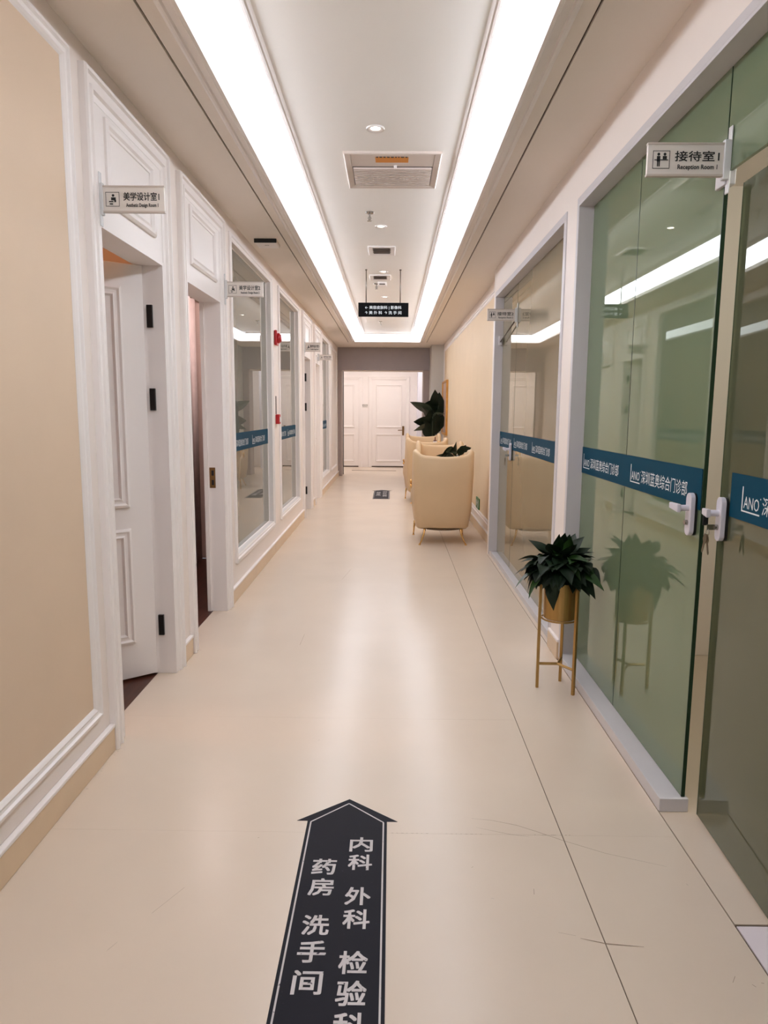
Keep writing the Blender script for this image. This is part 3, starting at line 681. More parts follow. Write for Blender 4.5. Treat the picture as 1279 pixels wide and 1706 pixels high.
# ================================================================== ARMCHAIRS
def make_chair(label):
    e = empty('armchair', (0, 0, 0)); tag(e, label, 'armchair', 'cream armchairs along the right wall')
    # plan path of the outer shell: left arm front -> back -> right arm front (chair faces +y)
    N_ = 44
    def plan(s):                                         # s in -1..1
        a = abs(s); sg = 1 if s > 0 else -1
        if a < 0.42:                                     # back, gently curved
            t = a / 0.42; x = 0.235 * t; y = -0.345 + 0.022 * t * t
        elif a < 0.60:                                   # rounded corner
            t = (a - 0.42) / 0.18; an = t * PI / 2
            x = 0.235 + 0.085 * math.sin(an); y = -0.323 + 0.10 * (1 - math.cos(an))
        else:
            t = (a - 0.60) / 0.40; x = 0.320 - 0.006 * t; y = -0.223 + 0.603 * t
        return x * sg, y
    def top(s):
        a = abs(s)
        if a < 0.36: return 0.935 + 0.012 * (a / 0.36) ** 2
        if a < 0.62: t = (a - 0.36) / 0.26; return 0.947 + 0.058 * (3*t*t - 2*t*t*t)
        if a < 0.70: return 1.005 - 0.012 * ((a - 0.62) / 0.08) ** 2
        if a < 0.84: t = (a - 0.70) / 0.14; return 0.993 - 0.425 * (3*t*t - 2*t*t*t)
        t = (a - 0.84) / 0.16; return 0.568 - 0.03 * t * t
    cols = []
    for i in range(N_ + 1):
        s = -1 + 2 * i / N_
        x, y = plan(s); x2, y2 = plan(min(1, s + 0.01)); x1, y1 = plan(max(-1, s - 0.01))
        t = Vector((x2 - x1, y2 - y1)).normalized(); nrm = Vector((-t.y, t.x))    # inward
        th = 0.062; h = top(s)
        bx = 0.875              # tapers in a little to the bottom
        lean = -0.035 if abs(s) < 0.5 else -0.035 * max(0, 1 - (abs(s) - 0.5) / 0.15)
        prof = []
        for z, off, k in ((0.165, 0.02, bx), (0.185, 0.0, bx), (0.36, -0.004, 0.945), (h * 0.75, -0.002, 0.995), (h - 0.03, 0.0, 1.0), (h - 0.006, 0.012, 1.0), (h, th * 0.5, 1.0), (h - 0.006, th - 0.012, 1.0), (h - 0.03, th, 1.0), (h * 0.75, th + 0.004, 1.0), (0.33, th + 0.006, 0.98), (0.2, th + 0.004, bx)):
            prof.append((x * k + nrm.x * off, y * (k if y < 0 else 1) + nrm.y * off + lean * (z - 0.2) / 0.8, z))
        cols.append(prof)
    mb = MB(); m_ = len(cols[0])
    for c in cols: mb.v += c
    for i in range(N_):
        for j in range(m_ - 1):
            a = i * m_ + j; mb.f.append((a, a + m_, a + m_ + 1, a + 1))
        mb.f.append((i*m_ + m_-1, (i+1)*m_ + m_-1, (i+1)*m_, i*m_))
    mb.f.append(tuple(range(m_))); mb.f.append(tuple(N_*m_ + k for k in reversed(range(m_))))
    mb.build('shell', LEATHER, e, local=True, smooth=True)
    def cushion(name, x, y0, y1, z0, z1, m, r):
        o = MB().box(-x, x, y0, y1, z0, z1).build(name, m, e, local=True, smooth=True)
        b = o.modifiers.new('bevel', 'BEVEL'); b.width = r; b.segments = 4
        return o
    cushion('seat_base', 0.235, -0.27, 0.35, 0.17, 0.345, LEATHER, 0.03)
    cushion('seat_cushion', 0.240, -0.22, 0.375, 0.346, 0.455, LEATHER, 0.045)
    hm = MB(); n = 12                                     # dark hem bowing down under the back
    for i in range(n + 1):
        x = -0.17 + 0.34 * i / n; z = 0.165 - 0.012 * (1 - (2*i/n - 1) ** 2)
        hm.v += [(x, -0.300, 0.17), (x, -0.300, z), (x, 0.28, z), (x, 0.28, 0.17)]
    for i in range(n):
        for j in range(4):
            a = i*4 + j; b = i*4 + (j+1) % 4; hm.f.append((a, b, b + 4, a + 4))
    hm.f.append((0, 1, 2, 3)); hm.f.append((n*4+3, n*4+2, n*4+1, n*4))
    hm.build('underside', DARKCLOTH, e, local=True)
    for sx in (-1, 1):
        lg = MB().tube([(sx*0.190, -0.275, 0.168), (sx*0.200, -0.285, 0.11), (sx*0.222, -0.30, 0.05), (sx*0.243, -0.315, 0.008)], [0.013, 0.010, 0.008, 0.007], 10).build('leg', BRASS, e, local=True, smooth=True)
        MB().lathe([(0.012, 0), (0.013, 0.006), (0.008, 0.014)], (sx*0.244, -0.316, 0), 12).build('foot', BRASS, lg, local=True)
        lg = MB().tube([(sx*0.268, 0.285, 0.170), (sx*0.274, 0.292, 0.10), (sx*0.280, 0.302, 0.008)], [0.013, 0.010, 0.008], 10).build('leg', BRASS, e, local=True, smooth=True)
        MB().lathe([(0.012, 0), (0.013, 0.006), (0.008, 0.014)], (sx*0.280, 0.303, 0), 12).build('foot', BRASS, lg, local=True)
        # gilt butterfly clasp where wing meets arm
        oc = (sx*0.318, 0.20, 0.60)
        cb = MB()
        for sy in (-1, 1):
            for sz, ln in ((1, 0.045), (-1, 0.038)):
                cb.tube([oc, (oc[0] + sx*0.006, oc[1] + sy*0.018, oc[2] + sz*ln*0.55), (oc[0] + sx*0.003, oc[1] + sy*0.026, oc[2] + sz*ln)], [0.007, 0.013, 0.004], 8)
        cb.lathe([(0.004, -0.045), (0.010, -0.015), (0.010, 0.015), (0.004, 0.04)], oc, 10)
        cb.build('clasp', BRASS, e, local=True, smooth=True)
    return e
ch = make_chair('nearest cream winged armchair, its back turned to the camera')
ch.location = (0.548, 7.69, 0); ch.rotation_euler = (0, 0, math.radians(1))
def chair_copy(loc, rz, label):
    c = copy_tree(ch); c.location = loc; c.rotation_euler = (0, 0, math.radians(rz)); c['label'] = label
chair_copy((0.66, 9.52, 0), 180, 'cream armchair facing the camera across the table with the leafy plant')
chair_copy((0.535, 11.10, 0), 4, 'farther cream armchair with its back to the camera, third along the wall')
chair_copy((0.585, 12.88, 0), 180, 'farthest cream armchair facing the camera, beside the tall leafy plant')
def side_table(x, y, label):
    e = empty('side_table', (x, y, 0)); tag(e, label, 'table', 'round side tables between the armchairs')
    MB().lathe([(0.19, 0.500), (0.20, 0.504), (0.20, 0.518), (0.195, 0.522)], (x, y, 0), 32).build('table_top', MARBLE, e)
    for k in range(3):
        a = 2*PI*k/3 + 0.4
        MB().tube([(x + 0.13*math.cos(a), y + 0.13*math.sin(a), 0.500), (x + 0.16*math.cos(a), y + 0.16*math.sin(a), 0.004)], 0.009, 8).build('leg', BRASS, e, smooth=True)
    MB().tube([(x + 0.145*math.cos(2*PI*k/24), y + 0.145*math.sin(2*PI*k/24), 0.22) for k in range(25)], 0.006, 6, False).build('ring', BRASS, e, smooth=True)
side_table(0.76, 8.58, 'round side table between the two nearest armchairs')
side_table(0.74, 12.02, 'round side table between the two farthest armchairs')

# ================================================================== PLANTS
def leaf_mesh(name, L, Wd, droop, fold, m, tipn=1.0):
    mb = MB(); n = 7; rows = []
    for i in range(n + 1):
        t = i / n
        wd = Wd * (math.sin(PI * t ** 0.75)) ** 0.9 * (1 - 0.25 * t * tipn) if 0 < t < 1 else 0.0008
        y = L * t; z = -droop * L * t * t
        for k, s in enumerate((-1, -0.5, 0, 0.5, 1)):
            rows.append((s * wd, y, z + fold * abs(s) * wd))
    mb.v = rows
    for i in range(n):
        for k in range(4):
            a = i*5 + k; mb.f.append((a, a+1, a+6, a+5))
    me = bpy.data.meshes.new(name); me.from_pydata(mb.v, [], mb.f); me.materials.append(m)
    for p in me.polygons: p.use_smooth = True
    return me
def add_leaf(me, parent, pos, d, roll=0.0, s=1.0, name='leaf'):
    d = Vector(d).normalized(); up = Vector((0, 0, 1))
    if abs(d.z) > 0.88: up = Vector((0, 1, 0))
    xx = d.cross(up).normalized(); zz = xx.cross(d)
    R = Matrix((xx, d, zz)).transposed().to_4x4()
    o = bpy.data.objects.new(name, me); COL.objects.link(o)
    o.matrix_world = Matrix.Translation(pos) @ R @ Matrix.Rotation(roll, 4, 'Y') @ Matrix.Diagonal((s, s, s, 1))
    mw = o.matrix_world.copy(); o.parent = parent; o.matrix_parent_inverse = W[parent.name].inverted(); o.matrix_basis = mw
    return o
# gold stand planter
px, py = 0.858, 3.475
pl = empty('planter_stand', (px, py, 0)); tag(pl, 'gold three-legged planter stand with its pot by the white pier', 'planter')
legs = [(0.919, 3.387), (0.759, 3.484), (0.898, 3.572)]
cx_ = sum(l[0] for l in legs)/3; cy_ = sum(l[1] for l in legs)/3
for (lx, ly) in legs:
    a = math.atan2(ly - cy_, lx - cx_)
    poly = [(0.0085*math.cos(a + PI/4 + k*PI/2)*1.2, 0.0085*math.sin(a + PI/4 + k*PI/2)*1.2) for k in range(4)]
    MB().prism(poly, lambda u, v, d, lx=lx, ly=ly: (lx + u, ly + v, d), 0.0, 0.545).build('leg', GOLD, pl, bevel=0.0015)
    MB().tube([(cx_, cy_, 0.128), (lx + (cx_-lx)*0.08, ly + (cy_-ly)*0.08, 0.128)], 0.0075, 4).build('brace', GOLD, pl)
MB().lathe([(0.001, 0.372), (0.076, 0.372), (0.080, 0.376), (0.084, 0.56), (0.080, 0.56), (0.078, 0.53), (0.001, 0.53)], (cx_, cy_, 0), 40).build('pot', GOLD, pl, smooth=False)
MB().tube([(cx_ + 0.088*math.cos(2*PI*k/32), cy_ + 0.088*math.sin(2*PI*k/32), 0.37) for k in range(33)], 0.005, 6, False).build('ring', GOLD, pl, smooth=True)
MB().lathe([(0.001, 0.531), (0.077, 0.531), (0.06, 0.54), (0.001, 0.545)], (cx_, cy_, 0), 20).build('soil', SOIL, pl)
pt = empty('leafy_plant', (cx_, cy_, 0.54)); tag(pt, 'bushy dark green plant growing in the gold planter', 'plant')
LV = [leaf_mesh('leaf', 0.112, 0.042, 0.45, 0.22, LEAF, 1.6), leaf_mesh('leaf', 0.095, 0.036, 0.6, 0.2, LEAF, 1.6), leaf_mesh('leaf', 0.105, 0.044, 0.3, 0.28, LEAF, 1.6), leaf_mesh('leaf', 0.115, 0.036, 0.45, 0.25, LEAF3, 1.6)]
rnd = random.Random(5)
cz = 0.628
def fol(d, rr, dd, me, roll, s):
    p = Vector((cx_, cy_, cz)) + Vector((d.x*rr, d.y*rr, d.z*rr*0.70))
    dd = Vector(dd).normalized()
    if (p + dd * 0.12 * s).x > 1.03: return
    if p.z < 0.575 and Vector((p.x - cx_, p.y - cy_)).length < 0.098:
        h = Vector((d.x, d.y, 0)).normalized() * 0.1; p = Vector((cx_ + h.x, cy_ + h.y, p.z))
    add_leaf(me, pt, p, dd, roll, s)
for i in range(230):
    k = i + 0.5; zz = 1 - 1.22 * k / 230; az = k * 2.39996
    rxy = math.sqrt(max(0, 1 - zz*zz)); d = Vector((math.cos(az)*rxy, math.sin(az)*rxy, zz))
    outer = i % 2 == 0
    rr = rnd.uniform(0.09, 0.125) if outer else rnd.uniform(0.04, 0.08)
    side = Vector((-d.y, d.x, 0)) * rnd.uniform(-0.7, 0.7)
    dd = d * 0.7 + side + Vector((0, 0, rnd.uniform(-0.75, 0.1)))
    me = LV[3] if rnd.random() < 0.05 else LV[rnd.randrange(3)]
    fol(d, rr, dd, me, rnd.uniform(-0.5, 0.5), rnd.uniform(0.8, 1.1))
for i in range(18):
    az = 2*PI*i/18 + rnd.uniform(-.1, .1); r2 = rnd.uniform(0.05, 0.09)
    MB().tube([(cx_ + 0.02*math.cos(az), cy_ + 0.02*math.sin(az), 0.54), (cx_ + r2*math.cos(az), cy_ + r2*math.sin(az), 0.60 + rnd.uniform(0, 0.04))], 0.0028, 5).build('stem', STEM, pt)
for d, s_, k in (((-0.97, -0.2, -0.12), 1.25, 3), ((-0.95, -0.1, 0.12), 1.1, 0), ((-0.8, -0.4, -0.35), 1.15, 3), ((-0.35, -0.6, -0.7), 1.1, 0), ((0.1, -0.5, 0.85), 1.1, 2), ((-0.2, -0.3, 0.9), 1.0, 3), ((0.6, -0.6, 0.2), 1.15, 0), ((0.55, -0.7, -0.05), 1.15, 3), ((0.5, -0.75, -0.3), 1.1, 0)):
    d = Vector(d).normalized()
    fol(d, 0.115, d, LV[k], 0.25, s_)

# potted plant on the near side table
tp_ = empty('table_plant', (0.80, 8.60, 0.523)); tag(tp_, 'dark leafy plant in a white pot behind the nearest armchair', 'plant')
MB().lathe([(0.05, 0.523), (0.055, 0.53), (0.068, 0.64), (0.062, 0.64), (0.058, 0.62), (0.001, 0.62)], (0.80, 8.60, 0), 24).build('pot', POTW, tp_)
TL = [leaf_mesh('leaf', 0.22, 0.06, 0.35, 0.2, LEAF), leaf_mesh('leaf', 0.19, 0.062, 0.2, 0.25, LEAF)]
for i, (d, hgt, s) in enumerate([((-0.75, -0.2, -0.3), 0.965, 1.1), ((-0.35, -0.5, 0.1), 0.92, 1.0), ((-0.25, -0.25, 0.75), 0.87, 0.9), ((0.35, -0.2, 0.7), 0.87, 0.9), ((0.6, -0.1, 0.4), 0.92, 0.6), ((0.5, -0.4, 0.3), 0.92, 1.0), ((-0.5, -0.4, -0.1), 0.95, 0.9), ((0.2, 0.5, 0.3), 0.86, 1.0), ((-0.3, 0.6, 0.2), 0.84, 1.0), ((0.1, -0.7, -0.1), 0.84, 1.0), ((-0.55, 0.2, 0.25), 0.83, 1.0), ((0.45, -0.6, -0.2), 0.82, 0.9)]):
    base = Vector((0.80 + d[0]*0.05, 8.60 + d[1]*0.05, hgt))
    MB().tube([(0.80 + d[0]*0.02, 8.60 + d[1]*0.02, 0.62), base], 0.004, 6).build('stem', STEM, tp_)
    add_leaf(TL[i % 2], tp_, base, d, 0.8 * (-1) ** i, s)
# carafe and tray on the farther side table
tr = MB().lathe([(0.001, 0.5225), (0.11, 0.5225), (0.125, 0.545), (0.12, 0.545), (0.106, 0.529), (0.001, 0.529)], (0.74, 12.02, 0), 28).build('serving_tray', TRAYRED)
tag(tr, 'dark red lacquer tray on the farther side table', 'tray')
kt = empty('coffee_pot', (0.74, 12.02, 0.53)); tag(kt, 'slim gold handled pot standing on the red tray', 'pot')
MB().lathe([(0.045, 0.53), (0.055, 0.56), (0.05, 0.72), (0.03, 0.82), (0.036, 0.90), (0.001, 0.905)], (0.74, 12.02, 0), 20).build('body', MARBLE, kt, smooth=True)
MB().tube([(0.768, 12.02, 0.89), (0.83, 12.02, 0.90), (0.855, 12.02, 0.84), (0.82, 12.02, 0.72), (0.785, 12.02, 0.70)], 0.007, 8).build('handle', BRASS, kt, smooth=True)
MB().lathe([(0.03, 0.905), (0.03, 0.915), (0.008, 0.925), (0.008, 0.97), (0.001, 0.975)], (0.74, 12.02, 0), 12).build('lid', TRAYRED, kt)
# tall broad leaved plant
fp = empty('floor_plant', (0.80, 14.02, 0)); tag(fp, 'tall dark broad-leaved plant in the far right corner', 'plant')
MB().lathe([(0.11, 0.0), (0.12, 0.02), (0.15, 0.36), (0.14, 0.36), (0.135, 0.32), (0.001, 0.32)], (0.80, 14.02, 0), 28).build('pot', POTW, fp)
FPL = leaf_mesh('leaf', 0.50, 0.15, 0.12, 0.18, LEAF2, 0.5); FPS = leaf_mesh('leaf', 0.40, 0.125, 0.2, 0.22, LEAF2, 0.5); FPG = leaf_mesh('leaf', 0.50, 0.12, 0.12, 0.2, LEAF4, 0.5); FPH = leaf_mesh('leaf', 0.34, 0.10, 0.2, 0.22, LEAF4, 0.5)
for (base, d, me, roll, s) in [((0.80, 13.98, 1.36), (-0.80, -0.25, 0.48), FPG, 0.7, 1.05), ((0.90, 14.05, 1.36), (-0.16, -0.1, 0.95), FPL, 0.3, 0.95), ((0.92, 14.06, 1.30), (0.02, 0.0, 0.95), FPL, 0.0, 0.95),
                               ((0.80, 13.95, 1.17), (-0.85, -0.2, 0.16), FPS, 1.0, 1.0), ((0.80, 13.96, 1.10), (-0.9, -0.2, -0.04), FPH, 0.7, 1.15), ((0.80, 14.0, 0.98), (-0.12, -0.2, 0.9), FPL, 0.2, 1.0),
                               ((0.90, 14.0, 1.02), (0.06, -0.2, 0.9), FPL, -0.2, 0.95), ((0.88, 13.98, 0.95), (-0.05, -0.2, 0.8), FPS, 0.2, 1.1), ((0.80, 14.0, 0.86), (-0.3, -0.2, 0.7), FPS, -0.2, 1.1), ((0.92, 14.02, 1.52), (-0.75, -0.2, 0.12), FPS, 0.9, 0.85),
                               ((0.84, 14.0, 1.14), (-0.45, -0.2, 0.75), FPL, 0.3, 0.9), ((0.80, 13.86, 1.30), (0.75, -0.3, 0.32), FPH, -0.6, 0.75), ((0.86, 14.0, 1.36), (-0.4, -0.2, 0.5), FPS, 0.4, 0.8)]:
    MB().tube([(0.80, 14.02, 0.32), (0.80 + (base[0]-0.80)*0.4, 14.02 + (base[1]-14.02)*0.4, 0.32 + (base[2]-0.32)*0.6), base], [0.014, 0.011, 0.008], 7).build('stem', STEM, fp, smooth=True)
    add_leaf(me, fp, base, d, roll, s)

# ================================================================== SIGNS AND SMALL FITTINGS
def pictogram(mb, o, r, h, kind):
    """square outline with figures; o = lower left, r = right axis"""
    O = Vector(o); R_ = Vector(r); U_ = Vector((0, 0, 1))
    def q(a0, b0, a1, b1): mb.add([O + R_*a0*h + U_*b0*h, O + R_*a1*h + U_*b0*h, O + R_*a1*h + U_*b1*h, O + R_*a0*h + U_*b1*h], [(0, 1, 2, 3)])
    def disc(a, b, rad):
        n = 12; mb.add([O + R_*(a + rad*math.cos(2*PI*k/n))*h + U_*(b + rad*math.sin(2*PI*k/n))*h for k in range(n)], [tuple(range(n))])
    t = 0.035
    q(0, 0, 1, t); q(0, 1-t, 1, 1); q(0, t, t, 1-t); q(1-t, t, 1, 1-t)
    if kind == 'desk':
        disc(0.34, 0.80, 0.085); q(0.24, 0.40, 0.44, 0.70); q(0.26, 0.12, 0.335, 0.40); q(0.355, 0.12, 0.43, 0.40)
        disc(0.70, 0.80, 0.085); q(0.58, 0.52, 0.82, 0.70); q(0.10, 0.46, 0.90, 0.51)
    else:
        disc(0.55, 0.76, 0.095); q(0.40, 0.42, 0.74, 0.63); q(0.62, 0.30, 0.76, 0.45); q(0.24, 0.30, 0.56, 0.38); q(0.28, 0.14, 0.52, 0.22)
def blade_sign(x0, x1, y, z0, z1, zh, en, label, kind, wall_x, bracket_m):
    e = empty('room_sign', ((x0+x1)/2, y, z0)); tag(e, label, 'sign', 'projecting room signs')
    MB().box(x0, x1, y - 0.006, y + 0.006, z0, z1).build('board', SIGNW, e, bevel=0.001)
    MB().box(x0 - 0.001, x1 + 0.001, y - 0.008, y + 0.008, z1 - 0.004, z1 + 0.002).build('top_edge', SIGNB, e)
    MB().box(x0 - 0.001, x1 + 0.001, y - 0.008, y + 0.008, z0 - 0.002, z0 + 0.004).build('bottom_edge', SIGNB, e)
    h = z1 - z0; wd = x1 - x0
    yf = y - 0.0068
    mb = MB(); pictogram(mb, (x0 + wd*0.065, yf, z0 + h*0.21), (1, 0, 0), h*0.56, kind); mb.build('pictogram', BLACK, e)
    mb = MB(); letters(mb, zh, (x0 + wd*0.35, yf, z0 + h*0.47), (1, 0, 0), (0, 0, 1), h*0.34, width=wd*0.57, bold=0.025); mb.build('lettering', BLACK, e)
    mb = MB(); letters(mb, en, (x0 + wd*0.39, yf, z0 + h*0.20), (1, 0, 0), (0, 0, 1), h*0.20, width=wd*0.51, bold=0.03); mb.build('subtitle', BLACK, e)
    wx = wall_x
    inner = x0 if wx < 0 else x1
    a, b = (wx, inner + 0.006) if wx < 0 else (inner - 0.006, wx)
    br = MB().box(a, b, y - 0.010, y + 0.010, z0 - 0.012, z1 + 0.012).build('bracket', bracket_m, e, bevel=0.003)
    s = 0.001 if wx < 0 else -0.001
    for zz in (z1 + 0.03, z0 - 0.03):
        MB().box(wx + s, wx + (0.006 if wx < 0 else -0.006), y - 0.012, y + 0.012, zz - 0.022, zz + 0.022).build('fixing_tab', bracket_m, br, bevel=0.003)
blade_sign(-1.112, -0.872, 2.835, 2.146, 2.240, '美学设计室1', 'Aesthetic Design Room 1', 'white projecting sign for Aesthetic Design Room 1 above the half open door', 'seat', -1.121, CLEAR)
blade_sign(-1.108, -0.862, 4.875, 2.150, 2.244, '美学设计室2', 'Aesthetic Design Room 2', 'white projecting sign for Aesthetic Design Room 2 above the curtained doorway', 'seat', -1.121, CLEAR)
blade_sign(-1.112, -0.912, 9.22, 2.145, 2.255, '美学设计室3', 'Aesthetic Design Room 3', 'small white projecting sign by the door ajar, third on the left', 'seat', -1.121, CLEAR)
blade_sign(-1.112, -0.912, 11.03, 2.165, 2.245, '美学设计室4', 'Aesthetic Design Room 4', 'farthest white projecting sign on the left wall', 'seat', -1.145, CLEAR)
blade_sign(0.783, 1.022, 2.33, 2.128, 2.222, '接待室1', 'Reception Room 1', 'white projecting sign for Reception Room 1 on the near green glass', 'desk', GX - 0.0003, CLEAR)
blade_sign(0.788, 1.022, 6.05, 2.150, 2.242, '接待室2', 'Reception Room 2', 'white projecting sign for Reception Room 2 on the farther glass', 'desk', GX - 0.0003, CLEAR)

# hanging direction sign
hy = 7.55
hs = empty('hanging_sign', (-0.094, hy, 2.37)); tag(hs, 'black hanging direction sign on two rods below the ceiling', 'sign')
MB().box(-0.352, 0.166, hy - 0.014, hy + 0.014, 2.368, 2.508).build('board', SIGNK, hs, bevel=0.002)
for x in (-0.272, 0.080):
    r_ = MB().tube([(x, hy, 2.506), (x, hy, 2.839)], 0.0048, 8).build('rod', ROD, hs, smooth=True)
    MB().lathe([(0.011, 2.832), (0.011, 2.8395)], (x, hy, 0), 12).build('rod_cap', ROD, r_)
mb = MB(); letters(mb, '← 美容皮肤科 | 影像科', (-0.282, hy - 0.0146, 2.446), (1, 0, 0), (0, 0, 1), 0.036, width=0.375, bold=0.012)
mb.build('lettering', LETTER, hs)
mb = MB(); letters(mb, '↑ 美 外 科  ↑ 洗 手 间', (-0.282, hy - 0.0146, 2.394), (1, 0, 0), (0, 0, 1), 0.036, width=0.375, bold=0.012)
mb.build('lettering', LETTER, hs)

# floor arrows
def floor_arrow(x0, y_tip, L, label):
    e = empty('floor_arrow', (x0, y_tip - L/2, 0)); tag(e, label, 'floor sign', 'navy floor arrows')
    yt = y_tip; hw, sw = 0.173, 0.1365
    outline = [(x0, yt), (x0 + hw, yt - 0.139), (x0 + sw, yt - 0.139), (x0 + sw, yt - L), (x0 - sw, yt - L), (x0 - sw, yt - 0.139), (x0 - hw, yt - 0.139)]
    MB().prism(outline, mpF, 0.0003, 0.0014).build('vinyl', NAVY, e)
    mb = MB()
    def ln(a, b, wd=0.0025):
        a, b = Vector(a), Vector(b); t = (b - a).normalized(); nn = Vector((-t.y, t.x)) * wd
        mb.add([(a.x+nn.x, a.y+nn.y, 0.0019), (b.x+nn.x, b.y+nn.y, 0.0019), (b.x-nn.x, b.y-nn.y, 0.0019), (a.x-nn.x, a.y-nn.y, 0.0019)], [(0, 1, 2, 3)])
    iw = 0.1245
    c = [(x0, yt - 0.030), (x0 + iw, yt - 0.146), (x0 + iw, yt - L + 0.03), (x0 - iw, yt - L + 0.03), (x0 - iw, yt - 0.146)]
    for i in range(5): ln(c[i], c[(i+1) % 5])
    mb.build('border_line', FLLET, e)
    for col, xs, items in (('right', 0.018, [('内', 0.236), ('科', 0.328), ('外', 0.484), ('科', 0.578), ('检', 0.735), ('验', 0.832), ('科', 0.926)]), ('left', -0.092, [('药', 0.352), ('房', 0.446), ('洗', 0.603), ('手', 0.70), ('间', 0.80)])):
        for chx, t in items:
            if t + 0.08 > L: continue
            mb = MB()
            letters(mb, chx, (x0 + xs, yt - t - 0.066, 0.0019), (1, 0, 0), (0, 1, 0), 0.080, width=0.072, bold=0.030)
            mb.build('character', FLLET, e)
floor_arrow(-0.140, 2.401, 1.36, 'large navy floor arrow with white lettering nearest the camera')
floor_arrow(-0.155, 12.62, 1.32, 'small looking navy floor arrow far down the corridor')

# ceiling fittings
def downlight(y, i, label):
    x = -0.095; e = empty('downlight', (x, y, 2.84)); tag(e, label, 'downlight', 'recessed downlights')
    MB().lathe([(0.048, 2.8395), (0.046, 2.832), (0.030, 2.8355), (0.025, 2.8395)], (x, y, 0), 28).build('trim_ring', WHITE, e, smooth=True)
    MB().lathe([(0.0245, 2.8395), (0.0245, 2.8375), (0.001, 2.837)], (x, y, 0), 24).build('lens', LAMP, e)
    ld = bpy.data.lights.new('downlight_beam', 'SPOT'); ld.energy = SPOT_W; ld.color = (1.0, 0.90, 0.78); ld.spot_size = math.radians(75); ld.spot_blend = 0.9; ld.shadow_soft_size = 0.03
    lo = bpy.data.objects.new('beam', ld); COL.objects.link(lo); lo.location = (x, y, 2.828); put(lo, e)
for i, (y, lb) in enumerate([(3.88, 'bright round downlight nearest the camera, before the large vent'), (5.83, 'round downlight just past the large vent'), (7.66, 'round downlight seen between the hanging sign rods'), (9.30, 'round downlight just above the hanging sign board'), (11.1, 'assumed round downlight hidden behind the hanging sign')]):  # last one is unseen and assumed from the spacing
    downlight(y, i, lb)
def aircon():
    e = empty('ceiling_vent', (-0.007, 4.52, 2.84)); tag(e, 'large white ceiling air vent with slats and an orange sticker', 'vent')
    x0, x1, y0, y1 = -0.285, 0.272, 4.205, 4.835
    mp = lambda u, v, d: (u, v, 2.8399 - d)
    MB().frame(mp, x0, x1, y0, y1, [(0, 0), (0, 0.010), (0.006, 0.014), (0.036, 0.006), (0.040, 0.0)]).build('frame', AC, e)
    MB().box(x0 + 0.04, x1 - 0.04, y0 + 0.04, 4.445, 2.836, 2.8398).build('filter_panel', AC, e)
    MB().box(x0 + 0.04, x1 - 0.04, 4.445, y1 - 0.04, 2.838, 2.8398).build('dark_throat', VENTD, e)
    for k in range(11):
        y = 4.452 + k * 0.0315
        MB().box(x0 + 0.045, x1 - 0.045, y, y + 0.018, 2.824, 2.834).build('slat', AC, e)
    s = MB().box(-0.105, 0.085, 4.285, 4.375, 2.8352, 2.8359).build('sticker', ORANGE, e)
    mb = MB()
    rr = random.Random(3)
    x = -0.10
    while x < 0.075:
        wd = rr.uniform(0.008, 0.02); mb.add([(x, 4.278, 2.8350), (x+wd, 4.278, 2.8350), (x+wd, 4.296, 2.8350), (x, 4.296, 2.8350)], [(0,1,2,3)]); x += wd + 0.008
    mb.build('sticker_print', BLACK, s)
    MB().lathe([(0.010, 2.8365), (0.008, 2.822), (0.001, 2.820)], (0.01, 4.43, 0), 12).build('latch', WHITE, e)
aircon()
def small_vent(y0, y1, x0, x1, label):
    e = empty('ceiling_grille', ((x0+x1)/2, (y0+y1)/2, 2.84)); tag(e, label, 'vent', 'small ceiling grilles')
    mp = lambda u, v, d: (u, v, 2.8399 - d)
    MB().frame(mp, x0, x1, y0, y1, [(0, 0), (0, 0.008), (0.006, 0.012), (0.040, 0.008), (0.042, 0.0)]).build('frame', WHITE, e)
    MB().box(x0 + 0.048, x1 - 0.048, y0 + 0.10, y1 - 0.05, 2.834, 2.8398).build('dark_throat', VENTD, e)
    for k in range(3):
        y = y0 + 0.09 + k * 0.06
        MB().box(x0 + 0.042, x1 - 0.042, y, y + 0.006, 2.830, 2.834).build('slat', VENTD, e)
small_vent(6.50, 6.84, -0.222, 0.022, 'small square ceiling grille with a dark throat before the hanging sign')
small_vent(7.82, 8.10, -0.25, -0.02, 'small ceiling grille seen between the hanging sign rods')
def sprinkler(x, y, label):
    e = empty('sprinkler', (x, y, 2.84)); tag(e, label, 'sprinkler', 'ceiling sprinklers')
    MB().lathe([(0.034, 2.8398), (0.030, 2.832), (0.014, 2.828)], (x, y, 0), 18).build('escutcheon', CHROME, e)
    MB().tube([(x, y, 2.83), (x, y, 2.79)], 0.006, 8).build('body', CHROME, e)
    for s in (-1, 1): MB().tube([(x, y, 2.815), (x + s*0.012, y, 2.80), (x + s*0.002, y, 2.782)], 0.0025, 6).build('arm', CHROME, e)
    MB().lathe([(0.018, 2.781), (0.018, 2.778), (0.001, 2.777)], (x, y, 0), 14).build('deflector', CHROME, e)
sprinkler(-0.172, 5.44, 'chrome ceiling sprinkler between the large vent and the small grille')
sprinkler(-0.184, 8.36, 'small sprinkler seen between the hanging sign rods')
sprinkler(-0.190, 11.80, 'tiny sprinkler visible under the hanging sign')
e = empty('ceiling_sensor', (-0.115, 8.28, 2.84)); tag(e, 'white square ceiling sensor beside the far sprinkler', 'sensor')
MB().box(-0.165, -0.065, 8.23, 8.33, 2.80, 2.8395).build('body', WHITE, e, bevel=0.006)
MB().box(-0.150, -0.085, 8.2285, 8.231, 2.805, 2.818).build('dark_slot', VENTD, e)
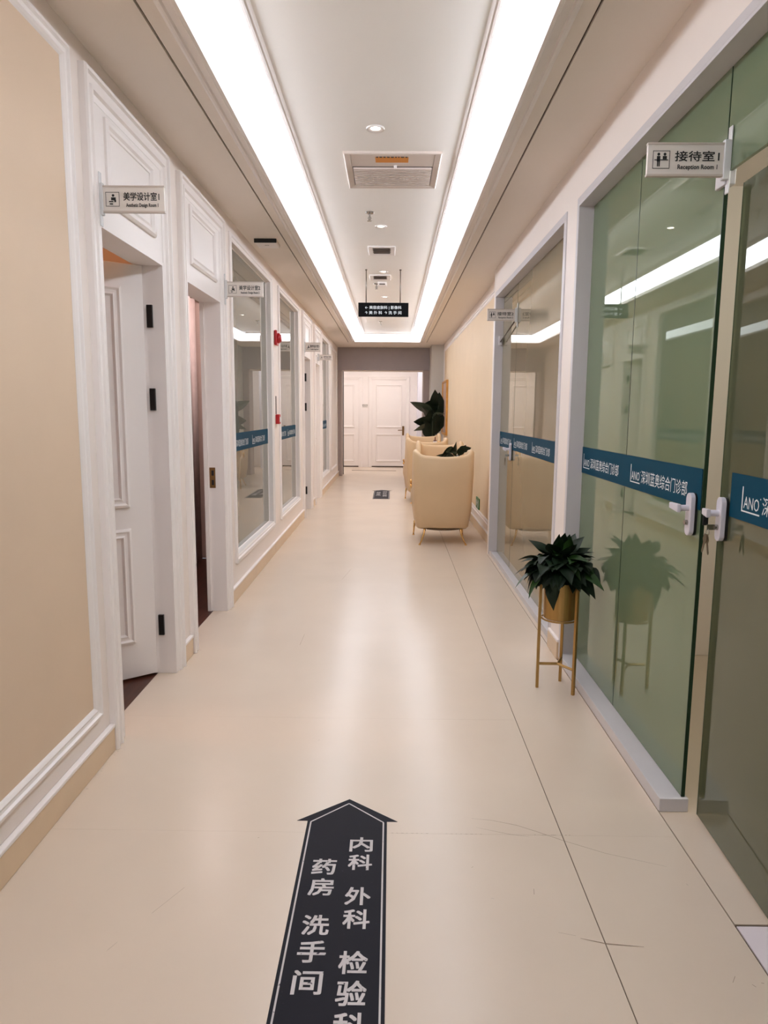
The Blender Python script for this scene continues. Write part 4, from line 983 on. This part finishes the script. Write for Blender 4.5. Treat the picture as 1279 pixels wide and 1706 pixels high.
# device on the left soffit
e = empty('wireless_box', (-1.0, 5.86, 2.73)); tag(e, 'white square box with a black edge on the left soffit', 'access point')
MB().box(-1.085, -0.915, 5.78, 5.98, 2.70, 2.7298).build('body', WHITE, e, bevel=0.008)
MB().box(-1.088, -0.912, 5.770, 5.783, 2.699, 2.7298).build('black_edge', HINGE, e, bevel=0.003)
MB().box(-1.02, -0.985, 5.865, 5.872, 2.6990, 2.7002).build('slot', HINGE, e)

# red fire alarm boxes
e = empty('alarm_sounder', (-1.13, 7.11, 2.1)); tag(e, 'upper red alarm sounder between the two left windows', 'alarm')
MB().box(-1.1498, -1.120, 7.045, 7.165, 2.03, 2.175).build('base', RED, e, bevel=0.012)
MB().lathe([(0.05, 0.0), (0.05, 0.015), (0.035, 0.034), (0.001, 0.038)], (-1.122, 7.105, 2.10), 20, 'x').build('horn', RED, e, smooth=True)
e = empty('alarm_button', (-1.13, 7.12, 1.30)); tag(e, 'lower red call point with a dark conduit above it', 'alarm')
MB().box(-1.1498, -1.110, 7.07, 7.16, 1.265, 1.36).build('base', RED, e, bevel=0.006)
MB().box(-1.1105, -1.1085, 7.085, 7.145, 1.285, 1.335).build('press_plate', LETTER, e)
MB().box(-1.1498, -1.143, 7.09, 7.098, 1.362, 1.54).build('conduit', VENTD, e)

# low exit sign on the cream wall
e = empty('exit_sign', (1.045, 8.40, 0.26)); tag(e, 'small green exit sign low on the cream wall', 'sign')
MB().box(1.034, 1.0464, 8.26, 8.54, 0.255, 0.385).build('board', EXITG, e, bevel=0.002)
mb = MB()
mpe = lambda a, b: (1.0332, 8.54 - a, 0.255 + b)
def qe(a0, b0, a1, b1): mb.add([mpe(a0, b0), mpe(a1, b0), mpe(a1, b1), mpe(a0, b1)], [(0, 1, 2, 3)])
qe(0.03, 0.03, 0.08, 0.10); qe(0.19, 0.02, 0.25, 0.11)
for k in range(4): qe(0.10 + 0.02*k, 0.055 + 0.004*k, 0.113 + 0.02*k, 0.075 - 0.004*k + 0.008)
mb.build('symbol', LETTER, e)
# painting
e = empty('framed_painting', (1.03, 13.85, 0.95)); tag(e, 'gilt framed painting hung on the cream right wall', 'painting')
mpp = lambda u, v, d: (1.0462 - d, u, v)
MB().frame(mpp, 13.30, 14.40, 0.955, 1.985, [(0, 0), (0, 0.034), (0.012, 0.040), (0.03, 0.034), (0.04, 0.022), (0.04, 0)]).build('frame', GILT, e)
MB().box(1.028, 1.0455, 13.335, 14.365, 0.99, 1.95).build('canvas', CANVAS, e)
